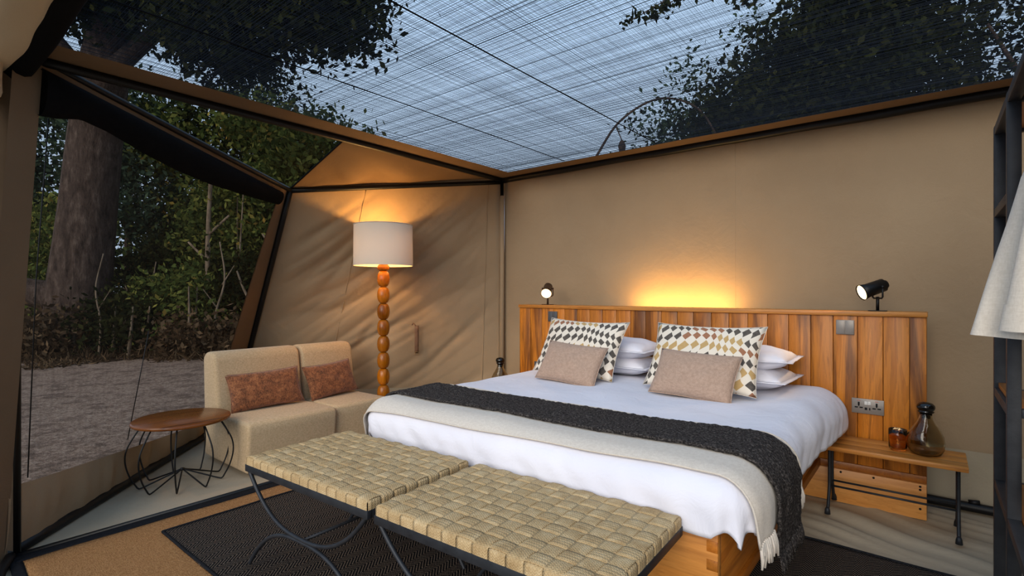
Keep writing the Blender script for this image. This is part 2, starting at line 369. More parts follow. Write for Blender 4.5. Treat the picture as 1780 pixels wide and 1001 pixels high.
# bay mesh wall = window
win = struct(grid('window_1', 50, 40, lambda u, v: MW(.0+u*.985, .01+v*.985), M_NETW), 'insect net window wall of the bay')
MN = (MW(1, .5)-MW(0, .5)).cross(Vector((0, 0, 1))).normalized()
if MN.dot(Vector((1, 1, 0))) < 0: MN = -MN
def strip(name, fu, mat, off=.008, parent=win, n=60, mv=6, wav=0):
    """fu(t) -> ((u,v) lower, (u,v) upper)"""
    def f(a, b):
        (u0, v0), (u1, v1) = fu(a); u = u0+(u1-u0)*b; v = v0+(v1-v0)*b
        p = MW(u, v)+MN*off
        if wav: p = p+MN*wav*math.sin(b*PI)*(.5*nz(u*16+v*3, v*2, 2)+.4*nz(u*34, v*2, 7)+.3)
        return p
    return grid(name, n, mv, f, mat, parent)
def skirtv(u): return float(np.interp(u, [0, .06, .17, .35, .75, 1], [.145, .137, .127, .110, .071, .055]))
strip('window_skirt', lambda t: ((t, 0), (t, skirtv(t))), M_CANVAS, wav=.05, n=90, mv=8)
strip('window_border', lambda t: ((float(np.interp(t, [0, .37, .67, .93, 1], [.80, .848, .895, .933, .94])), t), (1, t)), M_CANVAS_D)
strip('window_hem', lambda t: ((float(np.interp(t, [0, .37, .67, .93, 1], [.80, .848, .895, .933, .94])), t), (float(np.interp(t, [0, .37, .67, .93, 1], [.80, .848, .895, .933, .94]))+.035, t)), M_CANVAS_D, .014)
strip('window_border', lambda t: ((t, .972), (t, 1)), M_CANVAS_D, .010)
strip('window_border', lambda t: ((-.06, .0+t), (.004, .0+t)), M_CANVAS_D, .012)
def flv(u): return float(np.interp(u, [0, .04, .10, .176, .307, .415, .564, .80, .94], [.875, .884, .905, .905, .893, .888, .891, .91, .925]))
def flapf(a, b):
    u = .0+a*.94; v0 = flv(u); v1 = .972; th = b*2*PI
    v = (v0+v1)/2-(v1-v0)/2*math.cos(th); return MW(u, v)+MN*(.022+.034*math.sin(th)*(1+.25*nz(u*9, b*3)))
grid('rolled_blind', 70, 14, flapf, M_BLACKCLOTH, win)
# narrow canvas strip at the front corner post
tube('seam_rope', [(-3.40, .47, .35), (-3.40, .50, 1.3), (-3.36, .54, 2.1)], .003, M_BLACK, win, 5)
tube('seam_rope', [(-4.02, 1.03, .30), (-3.86, 1.10, 1.0)], .003, M_BLACK, win, 5)
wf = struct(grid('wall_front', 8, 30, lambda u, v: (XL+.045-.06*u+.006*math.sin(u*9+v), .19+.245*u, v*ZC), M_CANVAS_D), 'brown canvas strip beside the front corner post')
wr = struct(grid('wall_right', 30, 30, bw(0, 1, 0, 1), M_CANVAS), 'tan canvas right wall of the tent')
for vtx in wr.data.vertices:
    u, _, v = vtx.co; vtx.co = (XR+.01*nz(u*4, v*3), .45+u*(YB-.45), v*ZC)
# roof net + border
def roofz(x, y): return ZC+.006*nz(x*1.2, y*1.2)
def rect(x0, x1, y0, y1, dz=0): return lambda u, v: (x0+u*(x1-x0), y0+v*(y1-y0), roofz(x0+u*(x1-x0), y0+v*(y1-y0))+dz)
ce = struct(grid('ceiling', 40, 40, rect(XL, XR, YF, YB), M_NETC), 'dark shade net ceiling of the tent with sky above')
def borderx(u, v):
    y = YF+v*(YB-YF); wdt = .215+.006*nz(y*3, 1); return (XL+u*wdt, y, ZC-.010)
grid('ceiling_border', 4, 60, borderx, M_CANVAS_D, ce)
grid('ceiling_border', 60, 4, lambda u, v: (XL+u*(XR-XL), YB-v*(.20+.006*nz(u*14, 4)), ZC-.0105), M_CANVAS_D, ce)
for xs in (-1.64, -2.48):
    tube('ceiling_seam', [(xs, y, roofz(xs, y)-.004) for y in np.linspace(YF, YB-.2, 20)], .003, M_BLACKCLOTH, ce, 6)
def ribs():
    V = []; F = []
    def add(a, b, h):
        i = len(V); V.extend([(a[0], a[1], ZC+.002), (b[0], b[1], ZC+.002), (b[0], b[1], ZC+.002+h), (a[0], a[1], ZC+.002+h)]); F.append((i, i+1, i+2, i+3))
    y = YF+.02
    while y < YB-.02: add((XL+.02, y+random.uniform(-.004, .004)), (XR, y+random.uniform(-.004, .004)), random.uniform(.0008, .0027)); y += random.choice((.007, .009, .011, .013))
    x = XL+.02
    while x < XR: add((x+random.uniform(-.004, .004), YF), (x+random.uniform(-.004, .004), YB-.02), random.uniform(.0006, .0021)); x += random.choice((.007, .009, .011, .013))
    o = mesh('net_threads', V, F, M_THREAD, ce, smooth=False); o['kind'] = 'stuff'
M_THREAD = simple('net_thread', C(25, 31, 40), None, rough=.9, spec=.1)
ribs()
# bay roof: net half + canvas half
bc0, bc1 = Vector((XL, .50, ZC)), Vector((XL, YB, ZC)); bm_ = Vector((XL, 2.18, ZC))
def tri(A, B, Cc, sag=0): return lambda u, v: tuple((A*(1-v)+(B*(1-u)+Cc*u)*v)+Vector((0, 0, -sag*math.sin(PI*v)*(.5+.5*math.sin(PI*u)))))
br1 = struct(grid('ceiling_bay_net', 24, 24, tri(AT, bc0, bm_), M_NETR), 'net roof triangle over the bay window')
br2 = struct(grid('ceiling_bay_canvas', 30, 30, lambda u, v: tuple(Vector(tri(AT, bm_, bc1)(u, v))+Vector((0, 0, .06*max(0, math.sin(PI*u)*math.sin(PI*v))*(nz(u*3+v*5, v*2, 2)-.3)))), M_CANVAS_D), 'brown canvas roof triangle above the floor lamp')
tube('binding', [AT.lerp(bm_, t)+Vector((0, 0, -.008+.0*t)) for t in np.linspace(0, 1, 8)], .008, M_BLACKCLOTH, br2, 6)
# poles and pipes
def pole(i, P, r, label, m=M_BLACK): return struct(tube('trim_%d' % i, P, r, m, None, 12), label)
pole(1, spline([(XL, .45, ZC-.03), (XL, 1.6, ZC-.028), (XL, 2.8, ZC-.022), (XL, YB-.01, ZC-.025)], 6), .024, 'black roof pole over the bay')
def topk(x): return (x, YB-.035, ZC-.03+.012*nz(x*1.7, 9))
pole(2, [topk(x) for x in np.linspace(XL, XR, 40)], .028, 'black roof pole along the back wall')
cp = pole(3, [(XL+.012, YB-.05, 0), (XL+.012, YB-.05, ZC-.03)], .017, 'black corner pole in a canvas sleeve')
tube('canvas_sleeve', [(XL+.012, YB-.05, .02), (XL+.012, YB-.05, 2.20)], .023, M_CANVAS, cp, 12)
pole(4, [Vector((XL, YB-.02, ZC-.045)).lerp(AT+Vector((.02, .0, -.02)), t) for t in np.linspace(0, 1, 10)], .020, 'black eave pole above the canvas bay wall')
pole(5, [Vector((XL, .50, ZC-.02)).lerp(AT+Vector((.02, .0, -.015)), t) for t in np.linspace(0, 1, 10)], .019, 'black eave pole above the net window')
pole(6, [(AF+Vector((.05, 0, .03))).lerp(AT+Vector((.02, 0, -.01)), t) for t in np.linspace(0, 1, 10)], .024, 'black leaning pole at the tip of the bay')
pole(7, [Vector((XL-.01, .38, .025)).lerp(AF+Vector((.06, 0, .025)), t) for t in np.linspace(0, 1, 10)], .030, 'black floor pipe along the net window')
pole(8, [Vector((XL+.02, YB-.06, .025)).lerp(AF+Vector((.06, 0, .025)), t) for t in np.linspace(0, 1, 10)], .025, 'black floor pipe along the canvas bay wall')
p9 = pole(9, [(x, YB-.075+.004*nz(x*2, 3), .034) for x in np.linspace(XL, XR, 24)], .026, 'black floor pipe along the back wall')
tube('pipe_knuckle', [(.16, YB-.075, .06), (.21, YB-.075, .066)], .014, M_BLACK, p9, 8)
pole(10, [(XL-.005, .40, .012), (XL-.005, 3.8, .012)], .013, 'black strap pipe beside the jute rug')
pole(11, spline([(XL, .40, .02), (-3.05, .33, .02), (-2.4, .30, .02), (.5, .30, .02)], 6), .020, 'black floor pipe across the tent front')
pole(12, [(XL-.02, .42, 0), (XL-.02, .42, ZC)], .02, 'front corner pole behind canvas strip')
# front beam with black flap and rolled-up door
fb = pole(13, spline([(XL-.02, .42, 2.30), (-3.0, .46, 2.37), (-2.6, .47, 2.41), (-1.5, .47, 2.42), (XR, .47, 2.42)], 6), .062, 'black cloth covered front roof beam', M_BLACKCLOTH)
def rollf(u, v):
    x = -3.42+u*2.2; a = v*2*PI; r = .120+.014*nz(x*5, 2*math.cos(a), 2*math.sin(a))+.02*math.sin(u*PI*2.3)
    return (x, .345+r*math.cos(a), 2.405+.05*u+.78*r*math.sin(a)-.02*math.sin(u*PI*5)-.04*(1-sm(0, .15, u)))
rd = tag(grid('rolled_door_flap', 70, 24, rollf, M_ROLL), 'pale canvas door flap rolled up at the front roof beam', 'tent flap')
def rollf2(u, v):
    z = 2.38-u*.30; a = v*2*PI; r = (.060+.012*nz(z*9, math.cos(a)*2, math.sin(a)*2))*(1-.85*sm(.82, 1, u))
    return (-3.26+r*math.cos(a)+.02*u, .305+r*math.sin(a), z)
grid('hanging_fold', 14, 16, rollf2, M_ROLL, rd)

# leather strap on the bay wall
s0 = KW(.368, .405)+KN*.05; s1 = KW(.355, .286)+KN*.05
st = empty('wall_strap', s1); tag(st, 'short leather tie strap with buckle hanging on the bay canvas', 'strap')
dv = s0-s1; sd_ = Vector((.55, .83, 0)).normalized()
V = []; 
for t in np.linspace(0, 1, 9):
    c = dv*t+KN*(.012*math.sin(t*PI)); 
    for sgn in (-1, 1): V.append(c+sd_*sgn*.020)
o = solid(mesh('strap_band', V, [(2*i, 2*i+1, 2*i+3, 2*i+2) for i in range(8)], M_LEATHER, st), .004)
tube('buckle', [sd_*a+Vector((0, 0, b))+KN*.006 for a, b in ((-.017, -.012), (.017, -.012), (.017, .014), (-.017, .014))], .003, M_BRASS, st, 6, closed=True)
tube('loop', spline([dv+sd_*-.012, dv+Vector((0, 0, .02))+sd_*-.03+KN*-.02, dv+Vector((0, 0, .005))+sd_*-.045+KN*-.03], 5), .006, M_LEATHER, st, 6)

# ================================================================== RUGS
def slab(x0, x1, y0, y1, z, wav, seed, rot=0, nx=60, ny=40):
    def f(u, v):
        x = x0+u*(x1-x0); y = y0+v*(y1-y0)
        ex = .014*nz(y*2.5, seed)*(1 if u in (0, 1) else 0); ey = .014*nz(x*2.5, seed+5)*(1 if v in (0, 1) else 0)
        return (x+ex, y+ey, z+wav*(1+nz(x*1.8, y*1.8, seed)))
    return f
jr = tag(solid(grid('jute_rug', 40, 60, slab(-3.255, -1.2, .42, 3.25, .012, .0008, 3), M_JUTE), .009), 'natural brown jute rug with a black bound edge by the bay', 'rug')
solid(grid('rug_binding', 3, 60, slab(-3.318, -3.245, .405, 3.25, .0138, .0008, 3), M_RUGEDGE, jr), .010)
solid(grid('rug_binding', 40, 3, slab(-3.318, -1.2, .385, .43, .0138, .0008, 3), M_RUGEDGE, jr), .010)
kr = tag(solid(grid('herringbone_rug', 90, 60, slab(-3.055, .14, .93, 2.93, .0225, .0018, 8), M_RUG), .008), 'black and tan herringbone woven rug under the bed and benches', 'rug')
for (a, b) in (((-3.055, .93), (-3.055, 2.93)), ((-3.055, .93), (.14, .93)), ((-3.055, 2.93), (.14, 2.93))):
    tube('rug_edge', [(a[0]+(b[0]-a[0])*t+.006*nz(t*9, a[0]), a[1]+(b[1]-a[1])*t+.006*nz(t*9, b[1], 3), .024) for t in np.linspace(0, 1, 40)], .007, M_RUGEDGE, kr, 6)

# ================================================================== BED
BX0, BX1, BYF, BYB = -2.31, -.535, 1.712, 3.60
bed = tag(empty('bed', (0, 0, 0)), 'wide low wooden platform bed with dovetailed corners', 'bed')
fbd = box('footboard', BX0, BX1, BYF, BYF+.035, .215, .475, M_WOODX, bed, .003)
for sx_, x0, x1 in ((0, BX0, BX0+.035), (1, BX1-.035, BX1)):
    box('side_rail', x0, x1, BYF+.036, BYB-.005, .245, .472, M_WOODY, bed, .003)
    box('rail_ledge', x0-(.0 if sx_ else .014), x1+(.014 if sx_ else 0), BYF+.036, BYB-.005, .205, .2445, M_WOODY, bed, .003)
    for i, (z0, z1) in enumerate(((.405, .442), (.345, .380), (.285, .318), (.225, .262))):   # dovetail keys in the front corner
        xx = BX1-.036 if sx_ else BX0+.001
        box('dovetail', xx, xx+.0355, BYF-.0015, BYF+.034, z0, z1, M_WOODY, fbd, .001)
for x in (BX0+.25, BX1-.25):
    for y in (BYF+.25, BYB-.25): box('bed_leg', x-.04, x+.04, y-.04, y+.04, .0275, .215, M_WOODY, bed, .004)
box('bed_base', BX0+.036, BX1-.036, BYF+.036, BYB-.01, .22, .40, M_WOODY, bed, .004)
box('mattress', BX0+.04, BX1-.04, BYF+.04, BYB-.02, .401, .615, M_WHITE, bed, .05, 4)

def drape(s, t, xi0, xi1, yi0, yi1, top, r):
    """flat cloth point -> draped over a rounded mattress"""
    cx = min(max(s, xi0), xi1); cy = min(max(t, yi0), yi1); ex, ey = s-cx, t-cy; e = math.hypot(ex, ey)
    if e < 1e-6: return Vector((s, t, top)), Vector((0, 0, 1))
    dx, dy = ex/e, ey/e; a = e/r
    if a < PI/2: h = r*math.sin(a); z = top-r*(1-math.cos(a)); n = Vector((dx*math.sin(a), dy*math.sin(a), math.cos(a)))
    else: h = r; z = top-r-(e-r*PI/2); n = Vector((dx, dy, 0)); h += .02*sm(0, .15, e-r*PI/2)*0
    return Vector((cx+dx*h, cy+dy*h, z)), n
DI = (-2.31, -.545, 1.782, 9.0); DTOP, DR = .662, .112
def duv(u, v):
    dl = DR*PI/2+.085
    s = DI[0]-dl+u*(DI[1]-DI[0]+2*dl); t = DI[2]-dl+v*(3.585-DI[2]+dl)
    puff = .03*sm(2.7, 3.4, t)*sm(-.9, -.5, s)
    qx = max(0, s-DI[1], DI[0]-s); qy = max(0, DI[2]-t)
    if qx > 0 and qy > 0:
        kf = 1-.24*2*qx*qy/(qx*qx+qy*qy); cx_ = min(max(s, DI[0]), DI[1]); cy_ = max(t, DI[2]); s, t = cx_+(s-cx_)*kf, cy_+(t-cy_)*kf
    p, n = drape(s, t, *DI, DTOP, DR)
    side = 1-n.z
    d = .010*nz(s*1.5, t*1.7, 2)+.006*nz(s*4+t*2, t*4-s*1.5, 5)+puff*.6
    d += .012*side*nz((s+t)*9, p.z*4, 4)+.012*max(0, .35-abs(nz(s*2.2+.8*t, t*1.6, 11)))*sm(2.3, 2.6, t)+.010*max(0, .3-abs(nz(s*3, t*2.5-s, 21)))*sm(-.9, -.6, s)
    cor = sm(.0, .2, s-DI[1])*sm(0, .2, DI[2]-t); d += cor*.013*math.sin(math.atan2(DI[2]-t+1e-6, s-DI[1]+1e-6)*9)
    p = p+n*d
    if t > 2.45: p.z += .012*sm(2.45, 2.75, t)*nz(s*3, t*3, 8)
    p.x += puff*1.0*side
    return p
dv_ = tag(solid(grid('duvet', 150, 140, duv, M_WHITE), .012), 'smooth white cotton duvet spread over the bed', 'duvet')
def throwf(y0, y1, off, fall, seed, skew=0, flare=0, pile=0):
    I = (DI[0], DI[1], DI[2], 9.0)
    def f(u, v):
        dl = (DR+off)*PI/2+fall; s = I[0]-dl+u*(I[1]-I[0]+2*dl)
        rr = sm(I[1], I[1]+dl, s); t = y0+v*(y1-y0)+skew*(s+1.42)+.012*nz(s*2.2, v*.8, seed)+flare*(v-.5)*-rr
        p, n = drape(s, t, *I, DTOP+off, DR+off); side = 1-n.z
        p = p+n*(.010*nz(s*1.5, t*1.7, 2)+.006*nz(s*4+t*2, t*4-s*1.5, 5)+.008+.010*side*(1+nz(t*16, s*2, seed))+pile*(nz(s*38, t*38, 3)+.7*nz(s*75, t*75, 9)))
        return p
    return f
tf = throwf(1.690, 2.255, .006, .085, 2, .035, -.10); bt = tag(solid(grid('linen_throw', 130, 50, tf, M_THROW), .005), 'pale beige linen throw with tasselled ends across the bed', 'throw blanket')
td = throwf(1.860, 2.188, .024, .185, 6, .03, -.02, .0045); dt = tag(solid(grid('wool_throw', 300, 46, td, M_CHAR), .012), 'charcoal wool throw laid over the linen throw', 'throw blanket')
def fringe(name, f, m, parent, n, L, r, jit, skip=(2, 2)):
    mb = MB()
    for uend in (0, 1):
        for i in range(n):
            if skip[0] < (i+.5)/n < skip[1]: continue      # covered by the wool throw
            p = Vector(f(uend, (i+.5)/n)); q = p+Vector(((.006 if uend else -.006)+random.uniform(-.006, .008), random.uniform(-jit, jit), -L*random.uniform(.75, 1.1)))
            mid = (p+q)/2+Vector((.003 if uend else -.003, random.uniform(-jit, jit)*.5, 0))
            mb.add(tubevf([p+Vector((0, 0, .006)), mid, q], [r, r*1.15, r*.6], 5))
    o = mb.build(name, m, parent); o['kind'] = 'stuff'; return o
fringe('tassels', tf, M_THROW, bt, 40, .07, .0055, .012, (.28, .82)); fringe('tassels', td, M_CHAR, dt, 46, .055, .003, .01)
def selvedge(f, v, m, parent, r): tube('hem_edge', [f(u, v) for u in np.linspace(0, 1, 90)], r, m, parent, 6)
selvedge(tf, .004, M_THROW, bt, .004); selvedge(tf, .996, M_THROW, bt, .004)

# pillows ------------------------------------------------------------
def pillow(name, w, h, T, m, loc, rx, rz, ry=0, pinch=.07, n=22, wr=.012, seed=0, power=.42, border=0):
    V = []; F = []; UV = []
    for side in (1, -1):
        o = len(V)
        for j in range(n+1):
            for i in range(n+1):
                u = -1+2*i/n; v = -1+2*j/n
                cu, cv = math.cos(u*PI/2), math.cos(v*PI/2)
                x = w/2*u*(1-pinch*max(cv, 0)**.8*abs(u)**3); y = h/2*v*(1-pinch*1.3*max(cu, 0)**.8*abs(v)**3)
                z = side*T/2*(max(cu, 0)*max(cv, 0))**power
                z += side*wr*nz(u*2.4+seed, v*2.4, side)*(cu*cv)**.5 if cu > 0 and cv > 0 else 0
                V.append((x, y, z)); UV.append((u*.5+.5, v*.5+.5))
        for j in range(n):
            for i in range(n):
                q = [o+j*(n+1)+i, o+j*(n+1)+i+1, o+(j+1)*(n+1)+i+1, o+(j+1)*(n+1)+i]
                F.append(tuple(q if side > 0 else q[::-1]))
    me = bpy.data.meshes.new(name); me.from_pydata(V, [], F)
    ul = me.uv_layers.new(name='UVMap'); li = np.empty(len(me.loops), np.int32); me.loops.foreach_get('vertex_index', li); ul.data.foreach_set('uv', np.asarray(UV, np.float32)[li].ravel())
    bm = bmesh.new(); bm.from_mesh(me); bmesh.ops.remove_doubles(bm, verts=bm.verts, dist=1e-5); bm.to_mesh(me); bm.free()
    me.polygons.foreach_set('use_smooth', [True]*len(me.polygons))
    o = newobj(name, me, m); o.location = loc; o.rotation_euler = (Matrix.Rotation(rz, 3, 'Z') @ Matrix.Rotation(rx, 3, 'X') @ Matrix.Rotation(ry, 3, 'Z')).to_euler(); return o
def piping(o, w, h, m, pinch, r=.004, n=16):
    P = []
    for k_ in range(4*n):
        sgm, t = divmod(k_, n); a = -1+2*t/n
        u, v = ((a, -1), (1, a), (-a, 1), (-1, -a))[sgm]
        P.append((w/2*u*(1-pinch*max(math.cos(v*PI/2), 0)**.8*abs(u)**3), h/2*v*(1-pinch*1.3*max(math.cos(u*PI/2), 0)**.8*abs(v)**3), 0))
    return tube('pillow_seam', P, r, m, o, 6, closed=True)
R = math.radians
def bedpillow(loc, rz, label, seed):
    o = pillow('bed_pillow', .66, .40, .155, M_WHITE, loc, 0, rz, pinch=.03, seed=seed, power=.36, wr=.02)
    # oxford flange
    V = []; 
    P0 = [(-.325, -.195), (.325, -.195), (.325, .195), (-.325, .195)]; P1 = [(-.355, -.225), (.355, -.225), (.355, .225), (-.355, .225)]
    vf = []; fc = []; n = 10
    for s_ in range(4):
        for i in range(n):
            t = i/n
            for A, k_ in ((P0, 0), (P1, 1)):
                x = A[s_][0]*(1-t)+A[(s_+1) % 4][0]*t; y = A[s_][1]*(1-t)+A[(s_+1) % 4][1]*t
                vf.append((x, y, .0+k_*.010*nz(x*14, y*14, seed)))
    m_ = 4*n
    fc = [(2*i, 2*i+1, (2*i+3) % (2*m_), (2*i+2) % (2*m_)) for i in range(m_)]
    solid(mesh('pillow_flange', vf, fc, M_WHITE, o), .004, 0)
    tag(o, label, 'pillow', 'white bed pillows'); return o
bedpillow((-1.80, 3.355, .742), R(2), 'lower of two stacked white pillows behind left patterned cushion', 1)
bedpillow((-1.795, 3.365, .852), R(-1), 'upper of two stacked white pillows behind left patterned cushion', 2)
bedpillow((-.965, 3.345, .745), R(-2), 'lower of two stacked white pillows behind right patterned cushion', 3)
bedpillow((-.955, 3.355, .857), R(2), 'upper of two stacked white pillows behind right patterned cushion', 4)
for (loc, rx, rz, ry, lab, sd) in (((-1.885, 3.060, .868), R(60), R(-3), R(-1), 'diamond patterned cushion leaning at the left side of the bed head', 3.0), ((-1.045, 3.065, .868), R(60), R(-2), R(0), 'diamond patterned cushion leaning at the right side of the bed head', 7.3)):
    o = tag(pillow('patterned_cushion', .655, .425, .15, diamond_mat('diamond_print', sd), loc, rx, rz, ry, .075, seed=sd), lab, 'cushion', 'diamond patterned cushions'); piping(o, .655, .425, M_THROW, .075, .002)
for (loc, rx, rz, ry, lab, sd) in (((-1.845, 2.885, .780), R(58), R(-3), R(-3), 'small plain taupe lumbar cushion in front of left patterned cushion', 5), ((-1.040, 2.905, .782), R(58), R(-4), R(-2), 'small plain taupe lumbar cushion in front of right patterned cushion', 9)):
    o = tag(pillow('lumbar_cushion', .475, .285, .13, M_TAN, loc, rx, rz, ry, .05, seed=sd), lab, 'cushion', 'taupe lumbar cushions'); piping(o, .475, .285, M_TAN, .05, .003)

# ================================================================== HEADBOARD
HX0, HX1 = -2.87, -.022
hb = tag(empty('headboard', (0, 0, 0)), 'long teak plank headboard standing off the canvas wall', 'headboard')
wds = [.118*random.uniform(.96, 1.04) for _ in range(23)]; wds = [x*(HX1-HX0-.075)/sum(wds) for x in wds]+[.075]
x = HX0
for i, wd in enumerate(wds):
    box('plank', x+.0012, x+wd-.0012, 3.645+random.uniform(0, .002), 3.668, .235, 1.1075, M_WOODZ, hb, .003, 2); x += wd
box('top_cap', HX0-.004, HX1+.004, 3.632, 3.82, 1.108, 1.136, M_WOODX, hb, .004)
box('end_panel', HX0, HX0+.022, 3.669, 3.81, .0, 1.1075, M_WOODZ, hb, .002)
box('end_panel', HX1-.022, HX1, 3.669, 3.81, .0, 1.1075, M_WOODZ, hb, .002)
box('kick_rail', HX0, HX1, 3.640, 3.668, .19, .2345, M_WOODY, hb, .002)
box('kick_board', HX0, HX1, 3.612, 3.640, .002, .197, M_WOODL, hb, .003)
for (xx, zz) in ((-.05, .165), (-.05, .182), (-.05, .06), (-.42, .182), (-.26, .183), (-.58, .182)):
    lathe('peg', [(.006, 0), (.006, .003), (0, .0035)], M_HOLE, hb, 10).matrix_local = Matrix.Translation((xx, 3.6125, zz)) @ Matrix.Rotation(PI/2, 4, 'X')
# LED strip behind the headboard
ls = tag(empty('led_strip', (-1.50, 3.842, 1.085)), 'warm LED strip hidden behind the middle of the headboard', 'light')
box('strip_body', -.42, .42, -.012, .012, -.006, .006, M_PLATED, ls, .001); box('strip_diffuser', -.41, .41, -.006, .010, .0065, .012, M_LED, ls, .001)
ad = bpy.data.lights.new('led_light', 'AREA'); ad.shape = 'RECTANGLE'; ad.size = .78; ad.size_y = .03; ad.energy = 7.0; ad.color = (1, .56, .15)
al = bpy.data.objects.new('led_light', ad); COL.objects.link(al); al.parent = ls; al.location = (0, .0, .02); al.rotation_euler = Vector((0, .50, .86)).to_track_quat('-Z', 'Y').to_euler()

# switches and sockets on the headboard
def switch(x, z, label, m):
    o = tag(empty('light_switch', (x, 3.644, z)), label, 'light switch', 'headboard switches')
    box('plate', -.046, .046, -.010, 0, -.043, .043, m, o, .002)
    for s_ in (-1, 1): box('rocker', s_*.0228-.0215, s_*.0228+.0215, -.0125, -.0095, -.040, .040, m, o, .001)
switch(-.401, 1.039, 'double light switch plate near the right end of the headboard', M_PLATE)
switch(-2.505, 1.040, 'double light switch plate near the left end of the headboard', M_PLATED)
def socket(x, z, label, m, full=True):
    o = tag(empty('power_socket', (x, 3.644, z)), label, 'socket', 'headboard sockets')
    o = box('plate', -.078, .078, -.010, 0, -.043, .043, m, o, .002)
    for cx in (-.043, .043):
        for (dx, dz, ww, hh) in ((0, .014, .0045, .009), (-.012, -.008, .008, .0035), (.012, -.008, .008, .0035), (0, .004, .003, .005)):
            box('pin_hole', cx+dx-ww, cx+dx+ww, -.0115, -.0095, dz-hh, dz+hh, M_HOLE, o, 0)
        box('red_mark', cx-.008, cx+.008, -.0113, -.0095, .031, .0335, M_REDDOT, o, 0)
    for cx in (-.008, .008): box('rocker', cx-.0072, cx+.0072, -.0135, -.0095, .010, .030, M_ROCK, o, .001)
    for (dx, ww) in ((-.008, .006), (.010, .003)): box('usb_port', dx-ww, dx+ww, -.0115, -.0095, -.020, -.006, M_HOLE, o, 0)
socket(-.29, .583, 'double power socket plate beside the amber tumbler', M_PLATE)
socket(-2.62, .60, 'dark socket plate at the left end of the headboard', M_PLATED)

# reading spotlights
def spot(x, y, aim, m, label, power):
    o = tag(empty('reading_spotlight', (x, y, 1.136)), label, 'lamp', 'reading spotlights')
    box('base_plate', -.045, .045, -.03, .03, 0, .005, m, o, .001)
    tube('stem', [(0, 0, .004), (0, 0, .085)], .0085, m, o, 12)
    d = Vector(aim).normalized(); sdv = d.cross(Vector((0, 0, 1))).normalized(); c = Vector((0, 0, .142)); hw = .046
    tube('yoke', [c+sdv*hw, c+sdv*hw+Vector((0, 0, -.058)), c+sdv*hw*.8+Vector((0, 0, -.066)), c-sdv*hw*.8+Vector((0, 0, -.066)), c-sdv*hw+Vector((0, 0, -.058)), c-sdv*hw], .0048, m, o, 8)
    hd = empty('head_pivot'); bpy.data.objects.remove(hd)
    q = d.to_track_quat('Z', 'Y').to_matrix().to_4x4(); Mx = Matrix.Translation(c) @ q
    a = lathe('lamp_head', [(.0, -.052), (.024, -.051), (.026, -.036), (.038, -.034), (.040, .060), (.047, .098), (.0445, .098), (.036, .060), (.034, .05), (0, .05)], m, o, 28); a.matrix_local = Mx
    lathe('bulb', [(.0, .0955), (.028, .095), (.0425, .0925), (.0385, .075), (.034, .055)], M_BULB, a, 20)
    for s_ in (-1, 1):
        kx = lathe('knob', [(.008, 0), (.008, .012), (0, .013)], m, o, 10); kx.matrix_local = Matrix.Translation(c+sdv*s_*(hw-.006)) @ (sdv*s_).to_track_quat('Z', 'Y').to_matrix().to_4x4()
    sp = bpy.data.lights.new('spot_light', 'SPOT'); sp.energy = power; sp.color = (1, .62, .28); sp.spot_size = R(80); sp.spot_blend = .7; sp.shadow_soft_size = .02
    so_ = bpy.data.objects.new('spot_light', sp); COL.objects.link(so_); so_.parent = o; so_.matrix_local = Matrix.Translation(c+d*.115) @ d.to_track_quat('-Z', 'Y').to_matrix().to_4x4()
spot(-.247, 3.70, (-.80, -.56, -.36), M_BLACK, 'black reading spotlight at the right end of the headboard, aimed left', 9.0)
spot(-2.60, 3.70, (.42, -.86, -.50), M_BRONZE, 'bronze reading spotlight at the left end of the headboard, aimed forward', 7.0)

# ================================================================== NIGHTSTANDS
def nightstand(x0, x1, label):
    o = tag(empty('nightstand', ((x0+x1)/2, 3.464, 0)), label, 'side table', 'plank nightstands'); w2 = (x1-x0)/2; H0 = .378
    for i in range(3): box('top_board', -w2, w2, -.155+i*.104, -.155+(i+1)*.104-.0008, H0-.0, H0+.024, M_WOODX, o, .0025)
    for sx_ in (-1, 1):
        xx = sx_*(w2-.035)
        for sy in (-1, 1):
            lg = tube('leg', spline([(xx, sy*.045, H0), (xx, sy*.050, .20), (xx, sy*.062, .13), (xx, sy*.122, .022)], 5), .0085, M_IRON, o, 10)
            lathe('foot_cap', [(.015, 0), (.013, .022), (.009, .034), (0, .035)], M_IRON, lg, 12, (xx, sy*.125, .0175))
    for sy in (-1, 1): tube('stretcher', [(-w2+.035, sy*.050, .155), (w2-.035, sy*.050, .155)], .0058, M_IRON, o, 8)
    return o
nightstand(-.486, .138, 'teak plank nightstand on iron legs holding the tumbler and decanter')
nightstand(-3.22, -2.56, 'teak plank nightstand on iron legs left of the bed holding a bottle')
ZT = .402
tm = tag(empty('tumbler', (-.142, 3.455, ZT+.0005)), 'amber glass tumbler on the right nightstand', 'glass')
lathe('glass_body', [(0, 0), (.030, 0), (.037, .004), (.041, .018), (.042, .08), (.041, .112), (.0385, .112), (.039, .08), (.037, .022), (.030, .012), (0, .011)], M_AMBER, tm, 32)
